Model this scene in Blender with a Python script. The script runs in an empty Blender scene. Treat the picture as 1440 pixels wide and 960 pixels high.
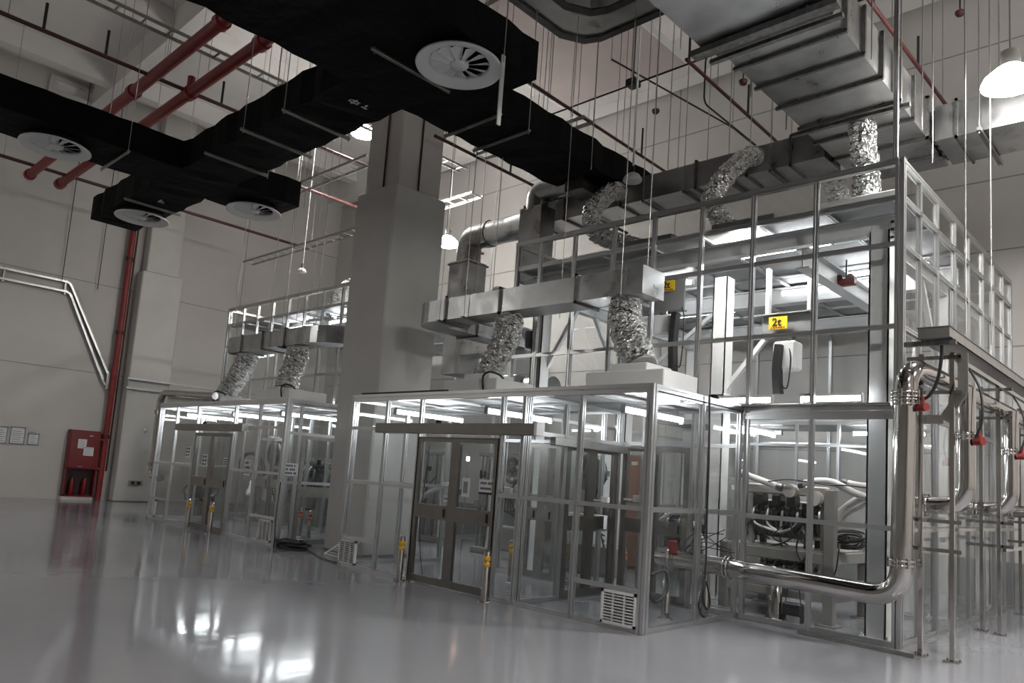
import bpy, math, random
from mathutils import Vector, Matrix
random.seed(7)
S = bpy.context.scene
COL = S.collection
PI = math.pi
V = Vector

# ------------------------------------------------------------------ materials
def _nt(name):
    m = bpy.data.materials.new(name); m.use_nodes = True
    nt = m.node_tree; b = nt.nodes['Principled BSDF']
    return m, nt, b

def pm(name, col, rough=.5, metal=0., spec=.5, nscale=0, nvar=0., bump=0., bscale=20., rvar=0., stretch=None, bdist=.02):
    m, nt, b = _nt(name)
    b.inputs['Base Color'].default_value = (*col, 1)
    b.inputs['Roughness'].default_value = rough
    b.inputs['Metallic'].default_value = metal
    b.inputs['Specular IOR Level'].default_value = spec
    N, L = nt.nodes, nt.links
    tc = N.new('ShaderNodeTexCoord'); src = tc.outputs['Object']
    if stretch:
        mp = N.new('ShaderNodeMapping'); mp.inputs['Scale'].default_value = stretch
        L.new(src, mp.inputs['Vector']); src = mp.outputs['Vector']
    if nvar or rvar:
        n = N.new('ShaderNodeTexNoise'); n.inputs['Scale'].default_value = nscale; n.inputs['Detail'].default_value = 4
        L.new(src, n.inputs['Vector'])
        if nvar:
            r = N.new('ShaderNodeMapRange'); r.inputs[3].default_value = 1 - nvar; r.inputs[4].default_value = 1 + nvar
            r.inputs[1].default_value = .3; r.inputs[2].default_value = .7
            L.new(n.outputs['Fac'], r.inputs[0])
            mx = N.new('ShaderNodeMix'); mx.data_type = 'RGBA'; mx.blend_type = 'MULTIPLY'; mx.inputs[0].default_value = 1
            mx.inputs[6].default_value = (*col, 1); L.new(r.outputs[0], mx.inputs[7]); L.new(mx.outputs[2], b.inputs['Base Color'])
        if rvar:
            r2 = N.new('ShaderNodeMapRange'); r2.inputs[1].default_value = .3; r2.inputs[2].default_value = .7
            r2.inputs[3].default_value = max(.02, rough - rvar); r2.inputs[4].default_value = rough + rvar
            L.new(n.outputs['Fac'], r2.inputs[0]); L.new(r2.outputs[0], b.inputs['Roughness'])
    if bump:
        n2 = N.new('ShaderNodeTexNoise'); n2.inputs['Scale'].default_value = bscale; n2.inputs['Detail'].default_value = 3
        L.new(src, n2.inputs['Vector'])
        bp = N.new('ShaderNodeBump'); bp.inputs['Strength'].default_value = bump; bp.inputs['Distance'].default_value = bdist
        L.new(n2.outputs['Fac'], bp.inputs['Height']); L.new(bp.outputs['Normal'], b.inputs['Normal'])
    return m

def emit(name, col, st):
    m, nt, b = _nt(name)
    b.inputs['Base Color'].default_value = (.8, .8, .8, 1)
    b.inputs['Emission Color'].default_value = (*col, 1); b.inputs['Emission Strength'].default_value = st
    return m

def glass(name, tint=(.965, .972, .972), refl=1.0):
    m, nt, b = _nt(name); N, L = nt.nodes, nt.links
    N.remove(b)
    t = N.new('ShaderNodeBsdfTransparent'); t.inputs[0].default_value = (*tint, 1)
    g = N.new('ShaderNodeBsdfGlossy'); g.inputs['Roughness'].default_value = .02
    f = N.new('ShaderNodeFresnel'); ge = N.new('ShaderNodeNewGeometry'); mr = N.new('ShaderNodeMapRange')
    mr.inputs[3].default_value = 1.42; mr.inputs[4].default_value = 1 / 1.42      # same reflectance from either face of a sheet
    L.new(ge.outputs['Backfacing'], mr.inputs[0]); L.new(mr.outputs[0], f.inputs[0])
    mx = N.new('ShaderNodeMixShader')
    L.new(f.outputs[0], mx.inputs[0]); L.new(t.outputs[0], mx.inputs[1]); L.new(g.outputs[0], mx.inputs[2])
    L.new(mx.outputs[0], N['Material Output'].inputs[0])
    return m

M = dict(
    wall=pm('wall_paint', (.56, .54, .515), .55, nscale=.6, nvar=.05, bump=.05, bscale=40),
    ceil=pm('ceiling_paint', (.70, .68, .66), .8, nscale=.5, nvar=.08),
    column=pm('column_paint', (.58, .57, .54), .5, nscale=1.2, nvar=.05),
    floor=pm('epoxy_floor', (.26, .265, .288), .11, spec=.6, nscale=.35, nvar=.07, bump=.07, bscale=1.6, rvar=.05, bdist=.05),
    galv=pm('galvanised_sheet', (.43, .435, .435), .34, 1., nscale=3, nvar=.18, rvar=.09, bump=.08, bscale=2.5, bdist=.1),
    galvd=pm('galvanised_channel', (.20, .195, .19), .45, 1., nscale=14, nvar=.25),
    foil=pm('aluminium_foil', (.70, .70, .69), .12, 1., bump=1., bscale=13, bdist=.14),
    black=pm('black_insulation', (.0035, .0035, .0038), .75, spec=.12, bump=.5, bscale=5, bdist=.05),
    blackd=pm('black_rubber', (.012, .012, .013), .5),
    alu=pm('aluminium_profile', (.66, .665, .67), .32, 1., nscale=4, nvar=.05),
    inox=pm('stainless_tube', (.55, .525, .505), .1, 1., nscale=2, nvar=.04, bump=.02, bscale=5),
    door=pm('brushed_steel_door', (.27, .255, .24), .34, 1., nscale=6, nvar=.06),
    chan=pm('dull_steel', (.40, .39, .375), .38, 1., nscale=6, nvar=.12),
    white=pm('white_coated_steel', (.76, .765, .76), .4, nscale=2, nvar=.03),
    panel=pm('white_ceiling_panel', (.62, .625, .62), .45, nscale=1.5, nvar=.05),
    gpanel=pm('grey_roof_panel', (.34, .345, .35), .5, nscale=1.5, nvar=.06),
    girder=pm('grey_painted_girder', (.22, .225, .23), .45, nscale=2, nvar=.05),
    hatch=pm('hatch_board', (.50, .43, .41), .7, nscale=.8, nvar=.08),
    plast=pm('white_plastic', (.75, .75, .74), .45),
    red=pm('red_cabinet_paint', (.16, .005, .008), .32, nscale=2, nvar=.1),
    redd=pm('dark_red_interior', (.03, .003, .004), .5),
    redp=pm('red_pipe_paint', (.22, .02, .018), .42, nscale=3, nvar=.12),
    redk=pm('dark_red_pipe_paint', (.065, .016, .015), .5, nscale=5, nvar=.2),
    yellow=pm('yellow_band', (.75, .40, .01), .45),
    sign=pm('yellow_sign_plate', (.80, .52, .02), .45),
    orange=pm('orange_band', (.72, .20, .06), .5),
    ink=pm('black_ink', (.01, .01, .01), .5),
    redink=pm('dark_red_ink', (.25, .02, .01), .5),
    paper=pm('paper', (.72, .74, .76), .6),
    bench=pm('grey_bench_steel', (.24, .23, .215), .42, nscale=4, nvar=.06),
    beige=pm('beige_machine_paint', (.50, .46, .43), .45, nscale=4, nvar=.08),
    dark=pm('dark_machine_metal', (.035, .035, .037), .4, .7, nscale=8, nvar=.4),
    grey=pm('grey_machine_metal', (.20, .20, .205), .35, .8, nscale=8, nvar=.3),
    cab=pm('grey_cabinet_paint', (.27, .27, .26), .5, nscale=2, nvar=.05),
    brown=pm('brown_cabinet_paint', (.30, .17, .13), .5, nscale=2, nvar=.05),
    hose=pm('white_hose', (.66, .63, .61), .5, bump=.4, bscale=60),
    screen=pm('dark_screen', (.05, .055, .06), .2),
    tube=emit('fluorescent_tube', (.94, .97, 1.), 21.),
    bay=emit('high_bay_diffuser', (1., .97, .93), 200.),
    shade=emit('glowing_acrylic_bowl', (1., .97, .93), 55.),  # lamp bowl given its own glow to brighten the ceiling
    led=emit('indicator_lamp', (1., .55, .45), 5.),
    glass=glass('clear_acrylic'),
    glassd=glass('clear_door_glass', (.86, .88, .88)),
)

# ------------------------------------------------------------------ mesh builder
def frame(d):
    d = d.normalized()
    u = V((0, 0, 1)) if abs(d.z) < .95 else V((1, 0, 0))
    x = d.cross(u).normalized(); y = x.cross(d).normalized()
    return x, y

def rounded(pts, R, k=6):
    pts = [V(p) for p in pts]; out = [pts[0]]
    for i in range(1, len(pts) - 1):
        a, b, c = pts[i - 1], pts[i], pts[i + 1]
        d1 = (a - b); d2 = (c - b); r = min(R, d1.length * .49, d2.length * .49)
        p, q = b + d1.normalized() * r, b + d2.normalized() * r
        for j in range(k + 1):
            t = j / k
            out.append(p * (1 - t) ** 2 + b * 2 * t * (1 - t) + q * t * t)
    out.append(pts[-1]); return out

def smooth(pts, n=6):
    pts = [V(p) for p in pts]; out = []
    P = [pts[0]] + pts + [pts[-1]]
    for i in range(1, len(P) - 2):
        for j in range(n):
            t = j / n; a, b, c, d = P[i - 1:i + 3]
            out.append(.5 * ((2 * b) + (c - a) * t + (2 * a - 5 * b + 4 * c - d) * t * t + (3 * b - a - 3 * c + d) * t ** 3))
    out.append(pts[-1]); return out

class MB:
    def __init__(s): s.v = []; s.f = []; s.s = []
    def _add(s, vs, fs, sm=False):
        o = len(s.v); s.v += [tuple(v) for v in vs]
        for f in fs: s.f.append([i + o for i in f]); s.s.append(sm)
        return s
    def box(s, a, b):
        x0, x1 = sorted((a[0], b[0])); y0, y1 = sorted((a[1], b[1])); z0, z1 = sorted((a[2], b[2]))
        vs = [(x, y, z) for z in (z0, z1) for x, y in ((x0, y0), (x1, y0), (x1, y1), (x0, y1))]
        return s._add(vs, [(3, 2, 1, 0), (4, 5, 6, 7), (0, 1, 5, 4), (1, 2, 6, 5), (2, 3, 7, 6), (3, 0, 4, 7)])
    def bbox(s, a, b, r=.01):          # box with chamfered edges
        x0, x1 = sorted((a[0], b[0])); y0, y1 = sorted((a[1], b[1])); z0, z1 = sorted((a[2], b[2]))
        r = min(r, (x1 - x0) * .3, (y1 - y0) * .3, (z1 - z0) * .3)
        def ring(x0, x1, y0, y1, z, r):
            return [(x0 + r, y0, z), (x1 - r, y0, z), (x1, y0 + r, z), (x1, y1 - r, z), (x1 - r, y1, z), (x0 + r, y1, z), (x0, y1 - r, z), (x0, y0 + r, z)]
        rings = [ring(x0 + r, x1 - r, y0 + r, y1 - r, z0, r * .3), ring(x0, x1, y0, y1, z0 + r, r), ring(x0, x1, y0, y1, z1 - r, r), ring(x0 + r, x1 - r, y0 + r, y1 - r, z1, r * .3)]
        vs = [v for R in rings for v in R]; fs = [tuple(range(7, -1, -1)), tuple(range(24, 32))]
        for k in range(3):
            for i in range(8): fs.append((k * 8 + i, k * 8 + (i + 1) % 8, k * 8 + 8 + (i + 1) % 8, k * 8 + 8 + i))
        return s._add(vs, fs)
    def sweep(s, pts, sec, sm=False, closed=False, cap=True):   # sec: function(i)->list of 2D points, or a list
        pts = [V(p) for p in pts]; n = len(pts); rings = []; px = None
        for i, p in enumerate(pts):
            if closed: d = pts[(i + 1) % n] - pts[i - 1]
            else: d = pts[min(i + 1, n - 1)] - pts[max(i - 1, 0)]
            d.normalize()
            if px is None: x, y = frame(d)
            else:
                x = px - d * px.dot(d)
                x = x.normalized() if x.length > 1e-6 else frame(d)[0]
                y = x.cross(d).normalized()
            px = x
            q = sec(i) if callable(sec) else sec
            rings.append([p + x * a + y * b for a, b in q])
        m = len(rings[0]); vs = [v for R in rings for v in R]; fs = []
        for k in range(n if closed else n - 1):
            a, b = k * m, ((k + 1) % n) * m
            for i in range(m): fs.append((a + i, a + (i + 1) % m, b + (i + 1) % m, b + i))
        s._add(vs, fs, sm)
        if cap and not closed:
            s._add(rings[0], [tuple(range(m - 1, -1, -1))]); s._add(rings[-1], [tuple(range(m))])
        return s
    def tube(s, pts, r, n=12, **k):
        return s.sweep(pts, [(math.cos(2 * PI * i / n) * r, math.sin(2 * PI * i / n) * r) for i in range(n)], True, **k)
    def bar(s, p, q, w, h=None):
        h = h or w
        return s.sweep([p, q], [(-w / 2, -h / 2), (w / 2, -h / 2), (w / 2, h / 2), (-w / 2, h / 2)])
    def prof(s, p, q, w, h=None):        # slotted aluminium profile
        h = h or w; a, b = w / 2, h / 2; g, d = min(a, b) * .28, min(a, b) * .4
        sec = [(-a, -b), (-g, -b), (-g, -b + d), (g, -b + d), (g, -b), (a, -b), (a, -g), (a - d, -g), (a - d, g), (a, g), (a, b), (g, b), (g, b - d), (-g, b - d), (-g, b), (-a, b), (-a, g), (-a + d, g), (-a + d, -g), (-a, -g)]
        return s.sweep([p, q], sec)
    def angle(s, p, q, w, t=.006):
        return s.sweep([p, q], [(0, 0), (w, 0), (w, t), (t, t), (t, w), (0, w)])
    def lathe(s, c, prof, n=24, axis=(0, 0, 1), cap=True):
        ax = V(axis).normalized(); x, y = frame(ax); c = V(c); vs = []; fs = []
        for r, h in prof:
            for i in range(n):
                a = 2 * PI * i / n; vs.append(c + ax * h + x * math.cos(a) * r + y * math.sin(a) * r)
        for k in range(len(prof) - 1):
            for i in range(n): fs.append((k * n + i, k * n + (i + 1) % n, (k + 1) * n + (i + 1) % n, (k + 1) * n + i))
        s._add(vs, fs, True)
        if cap and prof[0][0] > 1e-5: s._add(vs[:n], [tuple(range(n - 1, -1, -1))])
        if cap and prof[-1][0] > 1e-5: s._add(vs[-n:], [tuple(range(n))])
        return s
    def cyl(s, p, q, r, n=16): return s.lathe(p, [(r, 0), (r, (V(q) - V(p)).length)], n, V(q) - V(p))
    def prism(s, poly, ext):              # closed polygon of 3D points extruded along ext
        e = V(ext); n = len(poly); vs = [V(p) for p in poly] + [V(p) + e for p in poly]
        return s._add(vs, [tuple(range(n - 1, -1, -1)), tuple(range(n, 2 * n))] + [(i, (i + 1) % n, n + (i + 1) % n, n + i) for i in range(n)])
    def build(s, name, mat, parent=None, loc=None):
        me = bpy.data.meshes.new(name)
        org = V((0, 0, 0))
        if parent is not None: org = parent.location.copy()
        elif loc is not None: org = V(loc)
        me.from_pydata([tuple(V(v) - org) for v in s.v], [], s.f)
        me.polygons.foreach_set('use_smooth', s.s)
        me.materials.append(M[mat]); me.update()
        o = bpy.data.objects.new(name, me); COL.objects.link(o)
        if parent is not None: o.parent = parent
        elif loc is not None: o.location = org
        return o

def tag(o, label, cat, group=None):
    o['label'] = label; o['category'] = cat
    if group: o['group'] = group
    return o
def struct(o): o['kind'] = 'structure'; return o
def thing(name, loc, label, cat, group=None):
    o = bpy.data.objects.new(name, None); COL.objects.link(o); o.location = V(loc); o.empty_display_size = .1
    return tag(o, label, cat, group)
def sub(mb, name, mat, parent, root):     # part of a part; root carries the location
    o = mb.build(name, mat, root); o.parent = parent
    return o
def copy_thing(o, delta, label, group=None):
    r = o.copy(); COL.objects.link(r); r.location = o.location + V(delta); r['label'] = label
    if group: r['group'] = group
    for c in list(o.children):
        d = c.copy(); COL.objects.link(d); d.parent = r
        for g in list(c.children):
            h = g.copy(); COL.objects.link(h); h.parent = d
    return r
def text_mesh(txt, size, origin, right, up, mat, name, parent, depth=.004):
    cu = bpy.data.curves.new(name, 'FONT'); cu.body = txt; cu.size = size; cu.extrude = depth; cu.offset = size * .012
    to = bpy.data.objects.new(name, cu); COL.objects.link(to)
    dg = bpy.context.evaluated_depsgraph_get()
    me = bpy.data.meshes.new_from_object(to.evaluated_get(dg))
    bpy.data.objects.remove(to); bpy.data.curves.remove(cu)
    r, u = V(right).normalized(), V(up).normalized(); n = r.cross(u)
    mt = Matrix((r, u, n)).transposed().to_4x4(); mt.translation = V(origin) - parent.location
    me.transform(mt); me.materials.clear(); me.materials.append(M[mat])
    o = bpy.data.objects.new(name, me); COL.objects.link(o); o.parent = parent
    return o

# ------------------------------------------------------------------ camera
F_PX, YAW, PIT, ROL, CY = 1053.52, .764346, .119643, .0704858, 543.707
fw = V((-math.sin(YAW) * math.cos(PIT), math.cos(YAW) * math.cos(PIT), math.sin(PIT)))
r0 = V((math.cos(YAW), math.sin(YAW), 0)); u0 = r0.cross(fw)
rt = r0 * math.cos(ROL) + u0 * math.sin(ROL); up = -r0 * math.sin(ROL) + u0 * math.cos(ROL)
cd = bpy.data.cameras.new('camera'); cam = bpy.data.objects.new('camera', cd); COL.objects.link(cam)
mt = Matrix((rt, up, -fw)).transposed().to_4x4(); mt.translation = (0, 0, 1.6)
cam.matrix_world = mt
cd.sensor_width = 36; cd.lens = F_PX / 1440 * 36; cd.shift_y = (CY - 480) / 1440; cd.clip_end = 200; cd.clip_start = .05
S.camera = cam
CAMP = V((0, 0, 1.6))
def at(px, py, X=None, Y=None, Z=None):   # a point of the photograph on a plane of the hall
    d = rt * ((px - 720) / F_PX) - up * ((py - CY) / F_PX) + fw
    t = (X - CAMP.x) / d.x if X is not None else (Y - CAMP.y) / d.y if Y is not None else (Z - CAMP.z) / d.z
    return CAMP + d * t

# ------------------------------------------------------------------ the hall
CZ = 12.9
struct(MB().box((-25.8, -14.3, -.2), (9.3, 16.3, 0)).build('floor', 'floor'))
struct(MB().box((-25.8, -14.3, CZ), (9.3, 16.3, CZ + .3)).build('ceiling', 'ceil'))
w = MB().box((-25.8, -14, 0), (-25.5, 16.3, CZ))
struct(w.build('wall_left', 'wall'))
struct(MB().box((-25.5, 16, 0), (9, 16.3, CZ)).build('wall_back', 'wall'))
struct(MB().box((9, -14.3, 0), (9.3, 16.3, CZ)).build('wall_right', 'wall'))
struct(MB().box((-25.8, -14.3, 0), (9, -14, CZ)).build('wall_front', 'wall'))
struct(MB().box((-25.5, -14, 0), (-25.485, 16, .09)).build('baseboard_left', 'wall'))
struct(MB().box((-25.47, 15.985, 0), (9, 16, .72)).build('baseboard_back', 'cab'))
# joints between the wall panels
k = 1
def trim(a, b, mat='cab'):
    global k
    struct(MB().box(a, b).build('trim_%d' % k, mat)); k += 1
for z in (3.9, 6.68, 9.75): trim((-25.5, -6, z), (-25.492, 16, z + .022))
for y in (-4, 0, 4, 12.2): trim((-25.5, y, 0), (-25.492, y + .022, CZ))
for z in (2.6, 4.6, 6.45, 7.85, 10.6): trim((-25.4, 15.992, z), (9, 16, z + .022))
for x in (-22, -18, -14, -10, -6, -1): trim((x, 15.992, 0), (x + .02, 16, CZ))
# framed openings high in the left wall
for i, (pa, pb) in enumerate((((76, 112), (140, 150)), ((274, 84), (297, 128)))):
    A, B = at(*pa, X=-25.5), at(*pb, X=-25.5); y0, y1 = sorted((A.y, B.y)); z0, z1 = sorted((A.z, B.z))
    q = MB()
    q.box((-25.5, y0 - .12, z0 - .12), (-25.38, y1 + .12, z0)); q.box((-25.5, y0 - .12, z1), (-25.38, y1 + .12, z1 + .12))
    q.box((-25.5, y0 - .12, z0), (-25.38, y0, z1)); q.box((-25.5, y1, z0), (-25.38, y1 + .12, z1)); q.box((-25.49, (y0 + y1) / 2 - .03, z0), (-25.42, (y0 + y1) / 2 + .03, z1))
    o = struct(q.build('window_%d' % (i + 1), 'column')); p_ = MB().box((-25.5, y0, z0), (-25.48, y1, z1)).build('pane', 'white'); p_.parent = o
# beams under the slab
n = 1
for y0, dz in ((2.0, .7), (6.6, .7), (11.0, .9), (15.3, 1.1)):
    struct(MB().box((-25.5, y0, CZ - dz), (9, y0 + .5, CZ)).build('ceiling_beam_%d' % n, 'ceil')); n += 1
for x0 in (-24.0, -19.6, -13.6, -7.6, -1.6):
    struct(MB().box((x0, -14, CZ - .6), (x0 + .4, 16, CZ)).build('ceiling_beam_%d' % n, 'ceil')); n += 1
# the big column: wide jacket below, narrower shaft above
c = MB().bbox((-12.5, 8.16, 0), (-11.23, 9.43, 7.0), .03)
c.bbox((-12.4, 8.26, 7.0), (-11.33, 9.33, CZ), .03)
column = struct(c.build('column', 'column'))
c = MB().bbox((-25.5, 8.62, 0), (-24.95, 9.9, 7.35), .03); c.bbox((-25.5, 8.75, 7.35), (-25.05, 9.78, CZ), .03)
struct(c.build('pilaster_column', 'column'))
cc = thing('cable_conduit', (-11.8, 8.2, 7), 'thin dark conduit running down the shaft of the big column, front face', 'conduit', 'conduits on the big column')
MB().tube([(-11.75, 8.235, 7.0), (-11.75, 8.235, 12.8)], .018, 8).build('pipe', 'redk', cc)
MB().box((-11.79, 8.25, 8.6), (-11.71, 8.27, 8.64)).build('clip', 'chan', cc)
cc = thing('cable_conduit', (-11.3, 8.8, 7), 'thin dark conduit running down the shaft of the big column, side face', 'conduit', 'conduits on the big column')
MB().tube([(-11.305, 8.75, 7.0), (-11.305, 8.75, 12.8)], .018, 8).build('pipe', 'blackd', cc)
MB().box((-11.33, 8.71, 8.6), (-11.31, 8.79, 8.64)).build('clip', 'chan', cc)
so = thing('wall_socket', (-11.9, 8.15, .62), 'small grey socket box low on the big column', 'socket')
MB().bbox((-11.86, 8.125, .55), (-11.72, 8.16, .72), .008).build('box', 'cab', so)
MB().bbox((-11.84, 8.118, .58), (-11.74, 8.126, .68), .003).build('socket_plate', 'dark', so)

# ------------------------------------------------------------------ glazed booths
W_ = .06
def pane(mb, a, b): return mb.box(a, b)
def vent(root, x0, x1, z0, z1, y):
    g = MB()
    g.box((x0, y - .025, z0), (x1, y + .02, z0 + .03)); g.box((x0, y - .025, z1 - .03), (x1, y + .02, z1))
    g.box((x0, y - .025, z0), (x0 + .03, y + .02, z1)); g.box((x1 - .03, y - .025, z0), (x1, y + .02, z1))
    m = int((z1 - z0) / .035)
    for i in range(1, m):
        z = z0 + .02 + i * (z1 - z0 - .04) / m
        g.bar((x0 + .03, y - .008, z), (x1 - .03, y - .008, z), .026, .012)
    for f in (.33, .66): g.box((x0 + (x1 - x0) * f - .008, y - .02, z0), (x0 + (x1 - x0) * f + .008, y + .01, z1))
    o = g.build('vent_grille', 'plast', root)
    sub(MB().box((x0 + .01, y + .02, z0 + .01), (x1 - .01, y + .026, z1 - .01)), 'filter_mat', 'cab', o, root)

def facade(root, axis, c, us, zs, pw=W_, skip=(), panes=True, postz=None, lo=0.):
    """one wall of a booth: posts at the positions us along the axis, rails at the heights zs"""
    def P(u, z, off=0): return (u, c + off, z) if axis == 'x' else (c + off, u, z)
    z1 = max(zs) if postz is None else postz
    for u in us: MB().prof(P(u, lo), P(u, z1), pw).build('post', 'alu', root)
    for z in zs:
        MB().prof(P(us[0] + pw / 2, z), P(us[-1] - pw / 2, z), pw * .8, pw * .95).build('rail', 'alu', root)
    if panes:
        Z = sorted(zs)
        for i in range(len(us) - 1):
            for j in range(len(Z) - 1):
                if (i, j) in skip: continue
                a = P(us[i] + pw * .4, Z[j] + pw * .3, -.004); b = P(us[i + 1] - pw * .4, Z[j + 1] - pw * .3, .004)
                MB().box(a, b).build('glass_pane', 'glass', root)

def sliding_door(root, axis, c, u0, u1, um, h=2.1, mat='door', open_=0):
    """two-leaf sliding door: dark frame, mid plates, panes"""
    def B(a, b, z0, z1, o0=-.03, o1=.03):
        return ((a, c + o0, z0), (b, c + o1, z1)) if axis == 'x' else ((c + o0, a, z0), (c + o1, b, z1))
    for a, b in ((u0, um), (um, u1)):
        d = MB(); w = .085
        d.box(*B(a, a + w, .02, h)); d.box(*B(b - w, b, .02, h)); d.box(*B(a + w, b - w, h - .07, h)); d.box(*B(a + w, b - w, .02, .12))
        o = d.build('sliding_door', mat, root)
        q = MB().box(*B(a + w, b - w, .93, 1.13, -.034, .034)); sub(q, 'push_plate', mat, o, root)
        q = MB().box(*B(b - w - .06, b - w - .045, .97, 1.09, -.05, -.034)); sub(q, 'lock', 'blackd', o, root)
        sub(MB().box(*B(a + w, b - w, .12, .93, -.004, .004)), 'door_pane', 'glassd', o, root)
        sub(MB().box(*B(a + w, b - w, 1.13, h - .07, -.004, .004)), 'door_pane', 'glassd', o, root)

def roof(root, x0, x1, y0, y1, z, nx, ny, pmat='panel'):
    dx, dy = (x1 - x0) / nx, (y1 - y0) / ny
    for i in range(nx + 1): MB().prof((x0 + i * dx, y0, z), (x0 + i * dx, y1, z), .06, .07).build('roof_beam', 'alu', root)
    for j in range(ny + 1): MB().prof((x0, y0 + j * dy, z), (x1, y0 + j * dy, z), .06, .07).build('roof_beam', 'alu', root)
    for i in range(nx):
        for j in range(ny):
            MB().box((x0 + i * dx + .02, y0 + j * dy + .02, z + .0), (x0 + i * dx + dx - .02, y0 + j * dy + dy - .02, z + .03)).build('roof_panel', pmat, root)

# vestibule A
VA = thing('glass_vestibule', (-7.5, 8.2, 0), 'low glazed vestibule with dark sliding door nearest the camera', 'booth')
xs = [-10.45, -9.53, -8.7, -7.0, -6.6, -5.66, -4.67]
def low_front(root, xs, y, h, door, hdr, tleft, vents, smallr):
    for i, x in enumerate(xs):
        pw = .09 if i == len(xs) - 1 else .06
        MB().prof((x, y, 0), (x, y, h), pw).build('post', 'alu', root)
    MB().prof((xs[0], y, h - .05), (xs[-1], y, h - .05), .08, .11).build('top_rail', 'alu', root)
    MB().prof((xs[0], y, .025), (door[0], y, .025), .05).build('rail', 'alu', root)
    MB().prof((door[1], y, .025), (xs[-1], y, .025), .05).build('rail', 'alu', root)
    MB().prof((xs[0], y, 1.35), (door[0], y, 1.35), .05).build('rail', 'alu', root)
    MB().prof((door[1], y, 1.35), (xs[-1], y, 1.35), .05).build('rail', 'alu', root)
    for a, b, z in tleft + smallr: MB().prof((a, y, z), (b, y, z), .05).build('rail', 'alu', root)
    hd = MB().bbox((hdr[0], y - .17, 2.14), (hdr[1], y - .035, 2.29), .006).build('door_header', 'door', root)
    sub(MB().bbox((hdr[1], y - .172, 2.138), (hdr[1] + .05, y - .033, 2.292), .004), 'end_cap', 'white', hd, root)
    xm = (hdr[0] + hdr[1]) / 2
    sub(MB().lathe((xm - .25, y - .10, 2.29), [(.05, 0), (.045, .03), (.02, .05)], 16), 'motion_sensor', 'dark', hd, root)
    for i in range(len(xs) - 1):
        a, b = xs[i] + .03, xs[i + 1] - .03
        if xs[i] >= door[0] - .01 and xs[i + 1] <= door[1] + .01:
            MB().box((a, y - .004, 2.3), (b, y + .004, h - .1)).build('glass_pane', 'glass', root); continue
        zz = [.05, 1.33, 1.37, h - .1]
        for z0, z1 in ((zz[0], zz[1]), (zz[2], zz[3])):
            MB().box((a, y - .004, z0), (b, y + .004, z1)).build('glass_pane', 'glass', root)
    for v in vents: vent(root, *v, y - .03)
low_front(VA, xs, 7.17, 2.76, (-8.7, -7.0), (-9.6, -6.28), [(-10.45, -9.53, 2.22)], [(-10.45, -10.0, .05, .42), (-5.19, -4.72, .05, .42)],
          [(-5.66, -4.67, .45), (-10.45, -9.53, .45)])
sliding_door(VA, 'x', 7.17, -8.7, -7.0, -7.86)
# side walls, inner partition and the wall towards the tall booth
facade(VA, 'y', -4.67, [7.22, 8.3, 9.29], [.03, 1.35, 2.68])
facade(VA, 'y', -10.45, [7.22, 8.3, 9.29], [.03, 1.35, 2.68])
MB().prof((-4.67, 7.17, 2.72), (-4.67, 9.34, 2.72), .06, .09).build('top_rail', 'alu', VA)
facade(VA, 'y', -6.6, [7.25, 8.02, 9.28], [.03, 2.2, 2.68], skip=((1, 0),))
sliding_door(VA, 'y', -6.6, 8.06, 9.24, 8.65)
MB().bbox((-6.52, 7.6, 2.06), (-6.42, 9.25, 2.17), .006).build('inner_door_header', 'chan', VA)
roof(VA, -10.45, -4.67, 7.17, 9.34, 2.70, 6, 2)
MB().bar((-10.3, 7.2, 2.785), (-8.2, 7.2, 2.785), .05, .03).build('roof_cable_duct', 'blackd', VA)

# tall booth A
TX = [-9.06, -8.5, -7.75, -6.95, -6.2, -5.39, -4.6, -3.74, -2.73]
TA = thing('tall_glass_booth', (-5.9, 12.5, 0), 'tall glazed test booth with two hoists behind the nearest vestibule', 'booth')
TY = 9.37
TZ = [.03, 1.32, 2.72, 3.69, 4.70, 5.71]
facade(TA, 'x', TY, TX, TZ, postz=5.75, skip=[(i, j) for i in range(6) for j in (0, 1)])
# wall to the vestibule: fixed panes and two doors
for a, b in ((-9.06, -8.5), (-7.75, -6.95), (-5.39, -4.6)):
    MB().box((a + .03, TY - .004, .05), (b - .03, TY + .004, 2.7)).build('glass_pane', 'glass', TA)
MB().prof((-9.06, TY, 2.22), (-4.6, TY, 2.22), .05).build('rail', 'alu', TA)
sliding_door(TA, 'x', TY, -8.47, -7.78, -8.12, 2.18, 'chan')
sliding_door(TA, 'x', TY, -6.55, -5.42, -6.0, 2.18, 'door')
RY = [9.40, 10.12, 10.9, 11.8, 12.6, 13.5, 14.25, 15.0, 15.65]
facade(TA, 'y', -2.73, RY, TZ, postz=5.75)
facade(TA, 'y', -9.06, [9.40, 11.0, 12.6, 14.1, 15.65], [.03, 2.72, 5.71])
facade(TA, 'x', 15.68, [-9.06, -7.5, -5.9, -4.3, -2.73], [.03, 2.72, 5.71], panes=False)
MB().prof((-2.73, TY, 0), (-2.73, TY, 5.76), .10).build('corner_post', 'alu', TA)
MB().prof((-4.6, TY - .03, 2.63), (-2.78, TY - .03, 2.63), .05, .10).build('ledge', 'alu', TA)
MB().bbox((-4.62, TY - .16, 2.735), (-2.78, TY - .035, 2.765), .006).build('ledge_cover', 'chan', TA)
MB().prof((-9.1, TY, 5.72), (-2.68, TY, 5.72), .07, .08).build('top_rail', 'alu', TA)
MB().prof((-2.73, 9.34, 5.72), (-2.73, 15.7, 5.72), .07, .08).build('top_rail', 'alu', TA)
roof(TA, -9.06, -2.73, TY + .03, 15.65, 5.28, 7, 5, 'gpanel')
MB().prof((-2.78, 9.33, 5.76), (-2.78, 9.33, CZ), .05).build('hanger_profile', 'alu', TA)
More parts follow.
